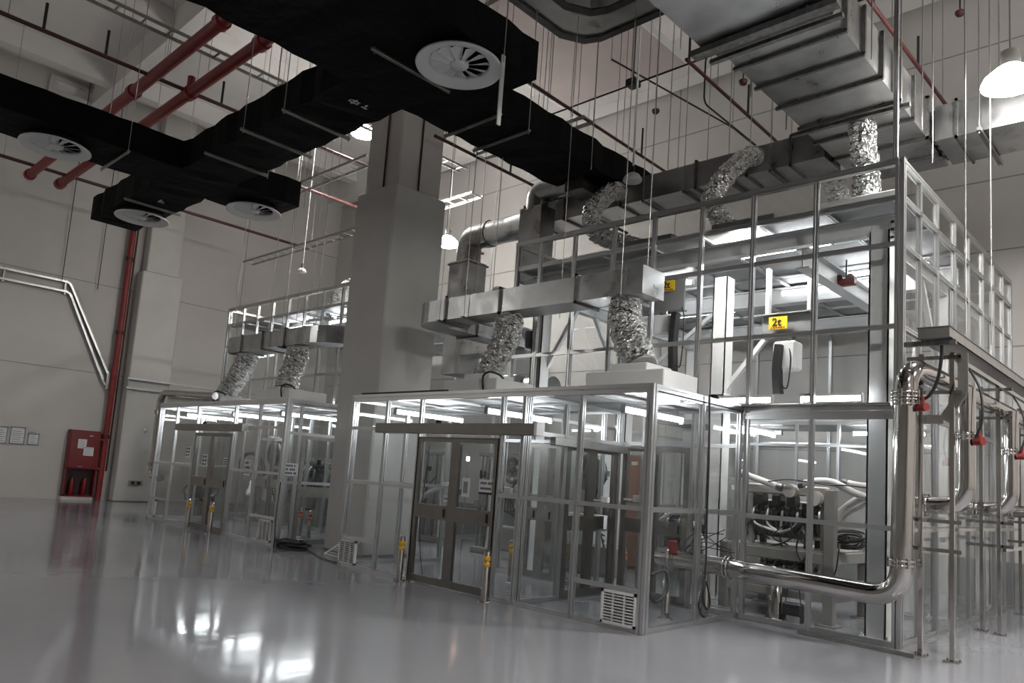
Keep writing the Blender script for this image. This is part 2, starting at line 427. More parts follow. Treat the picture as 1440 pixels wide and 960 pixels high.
# inner partition across the booth
facade(TA, 'x', 13.6, [-8.9, -7.7, -6.45, -5.7, -4.95, -4.0, -2.9], [.03, 2.55, 2.95], pw=.05)
MB().box((-8.95, 13.6, 2.98), (-2.8, 15.6, 3.02)).build('inner_roof_panel', 'panel', TA)

# vestibule and tall booth B, farther off beyond the column
VB = thing('glass_vestibule', (-16, 8.5, 0), 'low glazed vestibule with sliding door beyond the big column', 'booth')
xb = [-19.1, -18.1, -16.95, -15.15, -14.1, -13.05]
low_front(VB, xb, 7.45, 2.80, (-16.95, -15.15), (-17.75, -14.5), [(-14.5, -13.05, 2.24)], [(-19.08, -18.68, .05, .46), (-13.62, -13.15, .05, .46)],
          [(-14.1, -13.05, .5), (-19.1, -18.1, .5)])
sliding_door(VB, 'x', 7.45, -16.95, -15.15, -16.05)
facade(VB, 'y', -13.05, [7.5, 7.75, 9.45], [.03, 1.2, 2.15, 2.70], skip=((1, 0), (1, 1)))
sliding_door(VB, 'y', -13.05, 7.8, 9.42, 9.35, 2.12, 'chan')
MB().prof((-13.05, 7.45, 2.76), (-13.05, 9.55, 2.76), .06, .09).build('top_rail', 'alu', VB)
facade(VB, 'y', -19.1, [7.5, 8.5, 9.45], [.03, 1.35, 2.70])
roof(VB, -19.1, -13.05, 7.45, 9.55, 2.74, 6, 2)
BX = [-20.65, -19.76, -18.95, -18.15, -17.35, -16.55, -15.72, -14.9, -14.2]
TB = thing('tall_glass_booth', (-17.4, 12.5, 0), 'tall glazed test booth farther off, beyond the big column', 'booth')
facade(TB, 'x', 9.62, BX, [.03, 2.75, 3.7, 4.72, 5.78], postz=5.82, skip=[(i, 0) for i in range(2, 8)])
for a, b in ((-18.95, -18.15), (-16.55, -15.72), (-14.9, -14.2)):
    MB().box((a + .03, 9.616, .05), (b - .03, 9.624, 2.73)).build('glass_pane', 'glass', TB)
sliding_door(TB, 'x', 9.62, -18.1, -16.6, -17.35, 2.15, 'chan')
facade(TB, 'y', -14.2, [9.66, 11.2, 12.7, 14.2, 15.6], [.03, 2.75, 5.78])
facade(TB, 'y', -20.65, [9.66, 11.2, 12.7, 14.2, 15.6], [.03, 2.75, 5.78])
roof(TB, -20.65, -14.2, 9.65, 15.6, 5.35, 7, 4)
MB().prof((-20.7, 9.62, 5.79), (-14.15, 9.62, 5.79), .07, .09).build('top_rail', 'alu', TB)

# ------------------------------------------------------------------ fluorescent tube lights
def tube_light(a, b, label, group, mat='tube'):
    a, b = V(a), V(b); d = (b - a).normalized()
    t = thing('tube_light', (a + b) / 2, label, 'light', group)
    MB().tube([a, b], .028, 10).build('tube', mat, t)
    MB().bar(a + V((0, 0, .055)) - d * .02, b + V((0, 0, .055)) + d * .02, .07, .035).build('batten', 'white', t)
    e = MB()
    for p, s_ in ((a, -1), (b, 1)): e.bar(p + d * s_ * .005, p + d * s_ * .03, .06, .09)
    e.build('end_socket', 'plast', t)
    return t
ga = 'tube lights under the roof of the near vestibule'
for i, (x, y0, y1, nm) in enumerate(((-9.75, 7.5, 8.95, 'at its end by the column'), (-7.7, 7.55, 8.95, 'over the sliding door'), (-5.35, 7.6, 8.95, 'at its outer corner'))):
    tube_light((x, y0, 2.52), (x, y1, 2.52), 'fluorescent tube under the near vestibule roof, ' + nm, ga)
gb = 'tube lights inside the near tall booth'
tube_light((-5.07, 9.5, 2.85), (-4.34, 9.5, 2.85), 'short fluorescent tube on the ledge just right of the booth inner corner', gb)
tube_light((-3.93, 9.5, 2.85), (-3.2, 9.5, 2.85), 'short fluorescent tube on the ledge beside the white gantry column', gb)
tube_light((-5.42, 10.8, 2.6), (-5.47, 12.1, 2.6), 'fluorescent tube hung above the test bench in the tall booth', gb)
tube_light((-8.0, 10.2, 3.1), (-8.0, 11.6, 3.1), 'fluorescent tube seen between the two foil hoses', gb)
for i, (x0, x1, y) in enumerate(((-5.2, -3.9, 10.3), (-7.9, -6.6, 11.2), (-5.6, -4.3, 12.6), (-8.2, -6.9, 13.4), (-4.3, -3.1, 12.0))):
    tube_light((x0, y, 5.16), (x1, y, 5.16), 'fluorescent tube under the tall booth ceiling, ' + ['first row behind the front glass', 'above the dark hoist girder', 'middle of the rear half', 'rear corner by the column', 'near the long side wall'][i], gb)
tube_light((-5.0, 14.5, 2.85), (-3.8, 14.5, 2.85), 'fluorescent tube behind the inner glass partition, over the bench', gb)
tube_light((-7.6, 14.5, 2.85), (-6.4, 14.5, 2.85), 'fluorescent tube behind the inner glass partition, by the doors', gb)
gc = 'tube lights in the far booth'
for i, (x, nm) in enumerate(((-18.4, 'at its outer end'), (-16.0, 'over its sliding door'), (-13.9, 'at the corner by the big column'))):
    tube_light((x, 7.8, 2.55), (x, 9.2, 2.55), 'fluorescent tube under the far vestibule roof, ' + nm, gc)
for i, (x, y, z) in enumerate(((-18.6, 10.4, 5.2), (-16.6, 10.4, 5.2), (-15.2, 11.2, 5.2), (-17.6, 12.8, 5.2))):
    tube_light((x, y, z), (x + 1.2, y, z), 'fluorescent tube under the far tall booth roof, ' + ['first bay', 'second bay', 'bay next to the column', 'rear bay'][i], gc)
tube_light((-18.2, 9.95, 2.95), (-17.0, 9.95, 2.95), 'fluorescent tube behind the far foil hoses', gc)
tube_light((-15.6, 9.95, 2.95), (-14.4, 9.95, 2.95), 'fluorescent tube low in the far tall booth beside the column', gc)

# ------------------------------------------------------------------ high bay lamps of the hall
def high_bay(p, label, r=.31):
    p = V(p); t = thing('high_bay_ceiling_lamp', p, label, 'light', 'high bay lamps of the hall')
    MB().lathe(p, [(.10, .24), (r * .55, .19), (r * .9, .09), (r, .02), (r, 0), (r - .02, 0), (r - .03, .02)], 28, cap=False).build('glowing_acrylic_bowl', 'shade', t)
    MB().lathe(p, [(.06, .44), (.10, .42), (.11, .25), (.11, .22)], 20).build('driver_housing', 'chan', t)
    MB().lathe(p, [(0.001, -.02), (r * .6, -.012), (r - .03, .012)], 28).build('diffuser', 'bay', t)
    MB().tube([p + V((0, 0, .4)), (p.x, p.y, CZ)], .012, 6).build('stem', 'chan', t)
    return t
high_bay((-1.72, 10.05, 6.68), 'glowing round high bay lamp at the frame edge in front of the silver duct')
high_bay(at(511, 189, Z=9.9), 'bright high bay lamp peeking out behind the shaft of the big column')
high_bay((-14.6, 12.4, 7.5), 'bright high bay lamp behind the big column above the far booth')
for p_, lb in (((0.6, 4.6, 6.7), 'added unseen high bay lamp over the open floor ahead of the camera'),  # lamps added out of view to light the hall
               ((3.0, 9.0, 6.7), 'added unseen high bay lamp beyond the pipe rack'), ((-19.5, -3.5, 7.2), 'added unseen high bay lamp before the wall with the red cabinet'),
               ((5.5, 1.2, 6.8), 'added unseen high bay lamp beside the camera over the aisle'), 
               ((4.0, 13.9, 7.6), 'added unseen high bay lamp by the back wall beyond the pipe rack')):
    high_bay(p_, lb)

# ------------------------------------------------------------------ black insulated duct
BD = thing('black_duct', (-11, 6, 7), 'large black insulated air duct under the ceiling, branching across the hall', 'duct')
def duct_seg(root, a, b, name='duct_section', mat='black', wav=.03):
    a, b = V(a), V(b); lo = V([min(a[i], b[i]) for i in range(3)]); hi = V([max(a[i], b[i]) for i in range(3)])
    d = MB(); ax = 0 if hi.x - lo.x > hi.y - lo.y else 1
    n = max(2, int((hi[ax] - lo[ax]) / .3))
    rings = []
    for i in range(n + 1):
        u = lo[ax] + (hi[ax] - lo[ax]) * i / n; j = wav * math.sin(i * 2.3) + random.uniform(-wav, wav) * .6
        if i in (0, n): j = 0
        o = 1 - ax
        ring = []
        for p, q in ((lo[o] - j, lo.z), ((lo[o] + hi[o]) / 2, lo.z - j), (hi[o] + j, lo.z), (hi[o] + j, hi.z), (lo[o] - j, hi.z)):
            ring.append((u, p, q) if ax == 0 else (p, u, q))
        rings.append(ring)
    vs = [v for r in rings for v in r]; fs = []
    for i in range(n):
        for m in range(5): fs.append((i * 5 + m, i * 5 + (m + 1) % 5, i * 5 + 5 + (m + 1) % 5, i * 5 + 5 + m))
    d._add(vs, fs); d._add(rings[0], [(4, 3, 2, 1, 0)]); d._add(rings[-1], [(0, 1, 2, 3, 4)])
    return d.build(name, mat, root)
duct_seg(BD, (-8.87, -3, 7.0), (-6.66, 7.0, 7.55))
duct_seg(BD, (-8.87, 7.0, 7.0), (-7.75, 11.5, 7.5))
duct_seg(BD, (-19.5, 5.4, 7.0), (-8.87, 6.43, 7.55))
duct_seg(BD, (-15.56, -3, 7.0), (-14.3, 5.4, 7.55))
duct_seg(BD, (-15.56, 6.43, 7.0), (-14.2, 7.85, 7.55))
def angle_bar(root, p, q, name='support_bar'):
    p, q = V(p), V(q); b = MB().bar(p, q, .05, .03); b.bar(p + V((0, 0, -.012)), q + V((0, 0, -.012)), .012, .05)
    return b.build(name, 'chan', root)
for x, y0, y1 in ((-10.35, 5.27, 6.5), (-11.56, 5.2, 6.54), (-13.05, 5.27, 6.5), (-7.82, 5.1, 6.45), (-17.0, 5.3, 6.5)):
    angle_bar(BD, (x, y0, 6.96), (x, y1, 6.96))
for y in (7.36, 8.0): angle_bar(BD, (-8.95, y, 6.96), (-7.68, y, 6.96))
for y in (1.2, 4.4): angle_bar(BD, (-15.65, y, 6.96), (-14.22, y, 6.96))
for x, y in ((-10.35, 5.3), (-10.35, 6.48), (-11.56, 5.25), (-11.56, 6.5), (-13.05, 6.5), (-7.82, 5.15), (-8.92, 7.36), (-7.7, 7.36), (-8.92, 8.0), (-7.7, 8.0), (-17, 6.5), (-7.7, 9.6), (-8.92, 10.6), (-15.6, 4.4), (-14.25, 4.4), (-13.9, 7.8), (-6.6, 6.3)):
    MB().tube([(x, y, 6.9), (x, y, CZ)], .008, 5).build('hanger_rod', 'chan', BD)
mk = MB()                                   # white painted marks under the duct
for dx, dy, a, b in ((0, 0, .16, .03), (.0, .07, .16, .03), (0, .0, .03, .1), (.14, 0, .03, .1), (.07, -.03, .03, .16), (.24, .0, .1, .03), (.26, .06, .03, .06)):
    mk.box((-9.32 + dy, 5.75 + dx, 6.985), (-9.32 + dy + b, 5.75 + dx + a, 6.988))
for dx, dy, a, b in ((0, 0, .03, .2), (0, .0, .14, .03), (0, .09, .1, .03)):
    mk.box((-16.65 + dy, 5.85 + dx, 6.985), (-16.65 + dy + b, 5.85 + dx + a, 6.988))
mk.build('white_marking', 'paper', BD)
MB().box((-6.62, 6.27, 6.05), (-6.60, 6.33, 7.0)).build('hanging_strip', 'plast', BD)

def diffuser(p, D, label):
    p = V(p); R = D / 2
    t = thing('swirl_diffuser', p, label, 'diffuser', 'swirl diffusers under the black duct')
    MB().lathe(p, [(R * .72, .28), (R * .72, .10), (R * .80, .06), (R * .80, .08), (R * .74, .12), (R * .74, .28)], 40, cap=False).build('neck', 'blackd', t)
    MB().lathe(p, [(R * .985, .02), (R, .0), (R * .99, -.012), (R * .95, -.008), (R * .74, .035), (R * .69, .05), (R * .69, .10), (R * .72, .10), (R * .76, .06), (R * .985, .02)], 48, cap=False).build('rim', 'plast', t)
    MB().lathe(p, [(.001, -.005), (R * .20, 0), (R * .22, .02), (R * .22, .08)], 24).build('hub', 'plast', t)
    for i in range(12):
        a = 2 * PI * i / 12; d = V((math.cos(a), math.sin(a), 0)); n_ = V((-d.y, d.x, 0))
        b = MB(); p0 = p + d * R * .21; p1 = p + d * R * .66
        tl = n_ * .10 * R / .55
        vs = [p0 + V((0, 0, .01)), p1 + V((0, 0, .03)), p1 + tl * 1.75 + V((0, 0, .10)), p0 + tl * .7 + V((0, 0, .06))]
        e = V((0, 0, .006)); b.prism(vs, e); b.build('blade', 'plast', t)
    MB().lathe(p, [(.001, .12), (R * .66, .12)], 32).build('back_plate', 'blackd', t)
    return t
diffuser((-7.1, 5.98, 6.86), 1.14, 'big white swirl diffuser beside the big column top, twelve blades showing')
diffuser((-15.0, 3.44, 6.86), 1.14, 'white swirl diffuser under the black branch nearest the frame edge')
diffuser((-17.8, 5.97, 6.86), 1.14, 'white swirl diffuser under the far end of the black cross duct')
diffuser((-15.0, 7.25, 6.86), 1.14, 'white swirl diffuser under the short black stub above the far booth')

# ------------------------------------------------------------------ silver ducts
def flange(d, ax, u, lo, hi, t=.03, g=.035):
    a = list(lo); b = list(hi); o = [i for i in range(3) if i != ax]
    for i in o: a[i] -= g; b[i] += g
    r = MB(); a[ax] = u - t / 2; b[ax] = u + t / 2
    p, q = o
    for k_, s_ in ((p, 0), (p, 1), (q, 0), (q, 1)):
        A = list(a); B = list(b)
        if s_ == 0: B[k_] = lo[k_] + .004
        else: A[k_] = hi[k_] - .004
        r.box(A, B)
    return r
def rect_duct(root, lo, hi, ax, joints, mat='galv', name='duct_section'):
    MB().box(lo, hi).build(name, mat, root)
    for u in joints: flange(None, ax, u, lo, hi).build('flange', 'galvd', root)

GD = thing('silver_duct', (-3.4, 9, 6.6), 'big galvanised duct with ribbed underside over the near tall booth', 'duct')
rect_duct(GD, (-4.05, 7.25, 6.6), (-2.82, 11.9, 7.15), 1, (10.75, 11.4))
RIB = [at(a, b, Z=6.6).y for a, b in ((1012, 72), (1037, 94), (1066, 122), (1096, 150), (1118, 181), (1146, 200))]
for y in RIB:
    MB().box((-4.09, y - .02, 6.56), (-2.78, y + .02, 6.6)).build('rib', 'galvd', GD)
    MB().box((-2.82, y - .02, 6.58), (-2.775, y + .02, 7.17)).build('rib', 'galvd', GD)
for y in (RIB[0], RIB[4]):
    MB().bar((-4.2, y + .07, 6.545), (-2.7, y + .07, 6.545), .06, .045).build('support_channel', 'galvd', GD)
rect_duct(GD, (-4.1, 3.5, 6.5), (-2.70, 7.12, 7.2), 1, (7.08,))
MB().bar((-4.2, 6.95, 6.44), (-2.6, 6.95, 6.44), .12, .07).build('support_channel', 'galvd', GD)
rect_duct(GD, (-2.76, 10.95, 6.6), (8.9, 11.9, 7.1), 0, (-2.5, -1.2, 0.4))
MB().bar((-2.2, 10.75, 6.55), (-2.2, 12.1, 6.55), .05, .05).build('support_channel', 'galvd', GD)
vv = MB()
for i in range(4): vv.box((-2.80, 11.02 + i * .2, 6.62), (-2.77, 11.14 + i * .2, 7.08))
vv.build('turning_vane_seam', 'galvd', GD)
for x, y in ((-4.15, 8.25), (-2.72, 8.25), (-4.15, 9.3), (-2.72, 9.3), (-4.15, 7.1), (-2.6, 7.0), (-2.2, 10.8), (-1.2, 10.8), (-2.75, 10.3), (-0.6, 10.8), (-2.2, 12.05)):
    MB().tube([(x, y, 6.5), (x, y, CZ)], .009, 5).build('hanger_rod', 'chan', GD)

XD = thing('silver_duct', (-8, 10.8, 6.6), 'long galvanised cross duct with round elbow running behind the tall booth top rail', 'duct')
rect_duct(XD, (-10.1, 10.5, 6.55), (-4.1, 11.15, 6.98), 0, (-10.05, -9.0, -7.7, -6.2, -5.3, -4.6))
t_ = MB(); n_ = 20                               # square to round piece, then the round elbow and the riser
A_, B_ = [], []
for i in range(n_):
    a = 2 * PI * i / n_; ca, sa = math.cos(a), math.sin(a); s_ = 1 / max(abs(ca), abs(sa))
    A_.append((-10.1, 10.825 + ca * s_ * .325, 6.765 + sa * s_ * .215)); B_.append((-10.7, 10.825 + ca * .27, 6.765 + sa * .27))
t_._add(A_ + B_, [(i, (i + 1) % n_, n_ + (i + 1) % n_, n_ + i) for i in range(n_)], True)
t_.build('transition', 'galv', XD)
MB().tube([(-10.7, 10.825, 6.765), (-11.45, 10.825, 6.765)], .27, 24).build('round_section', 'galv', XD)
MB().tube([(-11.3, 10.825, 6.765), (-11.45, 10.825, 6.765)], .29, 24).build('collar', 'galvd', XD)
MB().tube(rounded([(-11.45, 10.825, 6.765), (-11.98, 10.825, 6.765), (-11.98, 10.825, 6.2)], .42, 5), .27, 24).build('elbow', 'galvd', XD)
rect_duct(XD, (-12.28, 10.55, 3.7), (-11.68, 11.1, 6.2), 2, (6.15, 5.0))
# branch dropping into the booth roof
MB().box((-9.75, 10.05, 5.3), (-9.2, 10.45, 6.75)).build('drop_section', 'galv', XD)
MB().tube(rounded([(-9.5, 10.25, 6.7), (-9.5, 10.25, 7.08), (-8.6, 10.25, 7.08)], .5, 6), .22, 20).build('drop_elbow', 'galv', XD)
MB().bbox((-8.62, 10.0, 6.82), (-8.2, 10.5, 7.3), .01).build('damper_box', 'galvd', XD)
for x in (-9.6, -8.4, -7.2, -6.4, -5.6, -4.9):
    MB().bar((x, 10.45, 6.51), (x, 11.2, 6.51), .04, .04).build('support_channel', 'galvd', XD)
    for y in (10.46, 11.19): MB().tube([(x, y, 6.5), (x, y, CZ)], .008, 5).build('hanger_rod', 'chan', XD)

def low_duct(root, x0, x1, y0, y1, z0, z1, joints):
    rect_duct(root, (x0, y0, z0), (x1, y1, z1), 0, joints)
    MB().box((x1, y0 - .01, z0 - .01), (x1 + .012, y1 + .01, z1 + .01)).build('end_cap', 'galv', root)
LD = thing('silver_duct', (-7.6, 8.2, 4.1), 'long low grey duct hung over the near vestibule, feeding two foil hoses', 'duct')
low_duct(LD, -9.75, -5.45, 8.0, 8.5, 4.11, 4.47, (-9.3, -8.05, -6.55))
pl = [(-9.75, 8.0, 4.11)]
for i in range(7):
    a = i / 6 * PI / 2; pl.append((-9.75 - math.sin(a) * .55, 8.55 - math.cos(a) * .55, 4.11))
pl += [(-10.3, 11.0, 4.11), (-9.8, 11.0, 4.11), (-9.8, 8.5, 4.11), (-9.75, 8.5, 4.11)]
MB().prism(pl, (0, 0, .36)).build('elbow_section', 'galv', LD)
flange(None, 1, 9.2, (-10.3, 9, 4.11), (-9.8, 9.5, 4.47)).build('flange', 'galvd', LD)
MB().box((-11.7, 10.5, 4.08), (-9.8, 11.05, 4.5)).build('cross_section', 'galv', LD)
for x in (-8.8, -5.75, -9.4): MB().bar((x, 7.9, 4.08), (x, 8.6, 4.08), .05, .04).build('support_channel', 'galvd', LD)
for x, y in ((-8.8, 7.95), (-8.8, 8.55), (-5.75, 7.95), (-5.75, 8.55), (-9.4, 7.95), (-10.35, 9.6), (-7.3, 8.55)):
    MB().tube([(x, y, 4.05), (x, y, CZ)], .007, 5).build('hanger_rod', 'chan', LD)
LB = thing('silver_duct', (-15.6, 8.6, 4.2), 'low grey duct hung over the far vestibule beyond the column', 'duct')
low_duct(LB, -17.7, -14.2, 8.3, 8.85, 4.13, 4.5, (-17.0, -16.0, -15.0))
pl = [(-14.2, 8.3, 4.13)]
for i in range(9):
    a = i / 8 * PI / 2; pl.append((-14.2 + math.sin(a) * 1.0, 9.3 - math.cos(a) * 1.0, 4.13))
pl += [(-13.2, 9.9, 4.13), (-13.75, 9.9, 4.13), (-13.75, 9.0, 4.13), (-14.2, 8.85, 4.13)]
MB().prism(pl, (0, 0, .37)).build('elbow_section', 'galv', LB)
for x in (-17.4, -15.1): MB().bar((x, 8.2, 4.09), (x, 8.95, 4.09), .05, .04).build('support_channel', 'galvd', LB)
for x, y in ((-17.4, 8.25), (-15.1, 8.25), (-16.2, 8.9), (-14.5, 8.25), (-15.7, 8.25), (-14.3, 8.6), (-15.1, 8.9)):
    MB().tube([(x, y, 4.05), (x, y, CZ)], .007, 5).build('hanger_rod', 'chan', LB)

# ceiling: mitred duct loop and plank above the near booth
OD = thing('mitred_duct', (-6, 7, 9), 'silver duct with a mitred corner hung high above the big diffuser', 'duct')
def loop(off, z0, z1, y=9.05, mat='galv', name='duct_wall', t=.3):
    x0, x1 = -7.9 + off, 2.0; y1 = 9.3 - off
    a = [(x0, -2, z0), (x0, y1 - .5, z0), (x0 + .22, y1 - .12, z0), (x0 + .5, y1, z0), (x1, y1, z0)]
    b = [(x1, y1 - t, z0), (x0 + .5 + t * .6, y1 - t, z0), (x0 + .22 + t * .9, y1 - .12 - t * .9, z0), (x0 + t, y1 - .5 - t * .6, z0), (x0 + t, -2, z0)]
    return MB().prism(a + b, (0, 0, z1 - z0)).build(name, mat, OD)
loop(0, 8.97, 9.0, mat='dark', name='bottom_flange', t=.13)
loop(.02, 9.0, 9.6, name='duct_wall', t=.55)
loop(.55, 8.97, 9.0, mat='dark', name='bottom_flange', t=.13)
MB().box((-6.9, -2, 9.5), (2, 8.3, 9.58)).build('inner_lining', 'galvd', OD)
for x, y in ((-7.6, 6), (-4.5, 9.2), (-1, 9.2), (-7.6, 2)): MB().tube([(x, y, 9.5), (x, y, CZ)], .012, 6).build('hanger_rod', 'chan', OD)
PL = thing('ceiling_hatch', (-10, 12.5, 11), 'large pinkish grey flat hatch panel hung below the slab', 'panel')
MB().box((-11.9, 9.5, 11.0), (-8.4, 13.67, 11.12)).build('panel', 'hatch', PL)
e = MB().box((-11.95, 13.64, 10.98), (-8.36, 13.7, 11.13)); e.box((-8.42, 9.5, 10.98), (-8.36, 13.64, 11.13)); e.box((-11.95, 9.5, 10.98), (-11.89, 13.64, 11.13))
e.build('edge_strip', 'plast', PL)
for x, y in ((-11.8, 13.5), (-8.5, 13.5), (-8.5, 9.8), (-11.8, 9.8)): MB().tube([(x, y, 11.1), (x, y, CZ)], .012, 6).build('hanger_rod', 'chan', PL)

# ------------------------------------------------------------------ foil hoses and filter units
def foil_hose(pts, r, label, group=None, seed=1, top=True):
    rnd = random.Random(seed); pts = smooth(pts, 14)
    # resample finely
    L = sum((pts[i + 1] - pts[i]).length for i in range(len(pts) - 1)); n = max(24, int(L / .026)); m = 22
    rs, acc, j = [], 0, 0
    seg = [(pts[i + 1] - pts[i]).length for i in range(len(pts) - 1)]
    for i in range(n + 1):
        d = L * i / n
        while j < len(seg) - 1 and acc + seg[j] < d: acc += seg[j]; j += 1
        rs.append(pts[j].lerp(pts[j + 1], min(1, (d - acc) / max(seg[j], 1e-6))))
    ph = [rnd.uniform(0, 6.28) for _ in range(8)]
    def sec(i):
        out = []
        e = min(1, i / 5, (n - i) / 5)
        for q in range(m):
            a = 2 * PI * q / m
            c_ = .5 * math.sin(i * 1.9 + 1.2 * math.sin(a * 2 + ph[0] + i * .11)) + .6 * math.sin(a * 3 + i * .33 + ph[1]) * math.sin(i * .21 + ph[2] + a) + .5 * math.sin(a * 5 - i * .6 + ph[3])
            rr = r * (1 + e * (.085 * c_ + rnd.uniform(-.09, .09)))
            out.append((math.cos(a) * rr, math.sin(a) * rr))
        return out
    p0 = rs[0]; t = thing('foil_hose', rs[-1], label, 'hose', group)
    b = MB().sweep(rs, sec, False); b.s = [False] * len(b.s)
    b.build('foil_skin', 'foil', t)
    for p, d in ((rs[0], rs[1] - rs[0]), (rs[-1], rs[-2] - rs[-1])):
        d = d.normalized(); MB().lathe(p - d * .03, [(r * .93, 0), (r * 1.0, .0), (r * 1.0, .02), (r * .95, .02), (r * .95, .09)], 24, d).build('collar', 'galv', t)
    return t
def filter_unit(x0, x1, y0, y1, z, h1, label, u=None, group=None, h2=.11, mat='white', handle=True):
    t = thing('filter_unit', ((x0 + x1) / 2, (y0 + y1) / 2, z), label, 'filter unit', group)
    MB().bbox((x0, y0, z), (x1, y1, z + h1), .012).build('housing', mat, t)
    if u: MB().bbox((u[0], u[2], z + h1), (u[1], u[3], z + h1 + h2), .012).build('plenum', mat, t)
    if handle:
        xc = x1 - .14
        MB().tube(smooth([(xc - .12, y0 - .01, z + h1 - .17), (xc - .12, y0 - .03, z + h1 + .02), (xc - .03, y0 + .0, z + h1 + .09), (xc + .08, y0 + .1, z + h1 + .06), (xc + .12, y0 + .16, z + h1)], 5), .016, 8).build('power_cable', 'blackd', t)
    return t
g1 = 'filter units on the near vestibule roof'
filter_unit(-8.78, -7.62, 7.62, 8.42, 2.745, .27, 'white fan filter unit on the near vestibule roof, the one towards the big column', (-8.47, -7.92, 7.75, 8.3), g1)
filter_unit(-6.0, -4.82, 7.62, 8.42, 2.745, .27, 'white fan filter unit at the outer corner of the near vestibule roof', (-5.68, -5.13, 7.72, 8.3), g1, handle=False)
gh = 'foil hoses over the near vestibule'
foil_hose([(-8.02, 8.22, 4.09), (-8.03, 8.18, 3.75), (-8.14, 8.08, 3.4), (-8.2, 8.02, 3.14)], .205, 'crumpled foil hose between the low grey duct and the filter unit nearer the column', gh, 3)
foil_hose([(-5.86, 8.25, 4.09), (-5.84, 8.2, 3.8), (-5.66, 8.1, 3.5), (-5.42, 8.02, 3.14)], .215, 'crumpled bent foil hose at the capped end of the low grey duct', gh, 5)
g2 = 'filter units on the near tall booth roof'
spec = [(-3.95, -2.95, 10.0, 10.9, 'white filter unit on the tall booth roof at the corner under the ribbed duct'),
        (-5.6, -4.6, 10.0, 10.9, 'dark sided filter unit on the tall booth roof below the slanting foil hose'),
        (-7.3, -6.3, 10.0, 10.9, 'dark sided filter unit on the tall booth roof in the middle of the front row'),
        (-8.9, -8.0, 10.55, 11.2, 'filter unit on the tall booth roof beside the square branch duct'),
        (-4.9, -4.0, 12.2, 13.0, 'filter unit in the rear row of the tall booth roof')]
for i, (x0, x1, y0, y1, lb) in enumerate(spec):
    filter_unit(x0, x1, y0, y1, 5.315, .33, lb, None, g2, mat='white' if i in (0,) else 'cab', handle=False)
gg = 'foil hoses on the near tall booth'
foil_hose([(-3.36, 9.85, 6.6), (-3.36, 9.9, 6.35), (-3.38, 10.1, 6.0), (-3.4, 10.2, 5.66)], .17, 'foil hose dropping from the ribbed duct at the tall booth corner', gg, 11)
foil_hose([(-5.15, 10.49, 6.8), (-5.22, 10.3, 6.74), (-5.5, 10.08, 6.35), (-5.68, 10.12, 6.0), (-5.45, 10.4, 5.66)], .15, 'slanting foil hose from the front of the cross duct', gg, 12)
foil_hose([(-7.72, 10.49, 6.78), (-7.76, 10.28, 6.74), (-7.98, 10.06, 6.35), (-7.9, 10.15, 5.95), (-7.2, 10.4, 5.66)], .16, 'looping foil hose beside the pale hanging dome', gg, 13)
foil_hose([(-4.4, 11.15, 6.76), (-4.4, 11.6, 6.7), (-4.45, 12.3, 6.2), (-4.45, 12.5, 5.66)], .17, 'foil hose behind the cross duct seen through the top glass', gg, 14)
foil_hose([(-11.5, 11.3, 5.6), (-11.1, 11.2, 5.2), (-10.7, 11.0, 4.7), (-10.5, 10.8, 4.5)], .14, 'foil hose leaning beside the tall riser behind the column', gg, 15)
# far booth
g3 = 'filter units on the far vestibule roof'
filter_unit(-18.0, -17.0, 7.9, 8.7, 2.785, .24, 'white filter unit on the outer end of the far vestibule roof', (-17.8, -17.3, 8.0, 8.6), g3, h2=.06)
filter_unit(-15.3, -13.9, 7.9, 8.8, 2.785, .30, 'white filter unit on the far vestibule roof beside the column', (-15.0, -14.5, 8.0, 8.6), g3, h2=.08)
g4 = 'foil hoses over the far vestibule'
foil_hose([(-17.15, 8.55, 4.11), (-17.2, 8.5, 3.8), (-17.4, 8.4, 3.4), (-17.55, 8.3, 3.08)], .24, 'foil hose at the outer end of the low duct over the far vestibule', g4, 21)
foil_hose([(-14.75, 8.5, 4.11), (-14.78, 8.5, 3.8), (-14.8, 8.4, 3.5), (-14.75, 8.3, 3.16)], .24, 'thick foil hose over the far vestibule beside the column', g4, 22)
foil_hose([(-16.4, 10.3, 5.4), (-16.0, 10.3, 5.9), (-15.3, 10.3, 6.1), (-14.6, 10.3, 6.35)], .2, 'foil hose lying on the far tall booth roof by the column', g4, 23)

# ------------------------------------------------------------------ pipes under the ceiling
def pipe_thing(name, pts, r, mat, label, cat, group=None, stubs=(), R=.15, hang=(), n=10, bands=()):
    t = thing(name, V(pts[0]), label, cat, group)
    MB().tube(rounded(pts, R), r, n).build('pipe', mat, t)
    for a, b in stubs: MB().tube([a, b], r * .7, 8).build('riser_stub', 'blackd' if mat == 'redk' else mat, t)
    for p in hang: MB().tube([p, (p[0], p[1], CZ)], .008, 5).build('hanger_rod', 'chan', t)
    for p, q in bands: MB().tube([p, q], r * 1.3, n).build('coupling', mat, t)
    return t
gr = 'red fire mains under the ceiling'
pipe_thing('red_main_pipe', [(-8.5, 4.97, 9.0), (-23.9, 4.97, 9.0)], .115, 'redp', 'thick red fire main above the black ducts, the one nearer the frame edge', 'pipe', gr, hang=((-11, 4.97, 9), (-14.5, 4.97, 9), (-17, 4.97, 9)), n=16, bands=(((-12.2, 4.97, 9), (-12.35, 4.97, 9)), ((-16.2, 4.97, 9), (-16.35, 4.97, 9)), ((-23.8, 4.97, 9), (-23.95, 4.97, 9))))
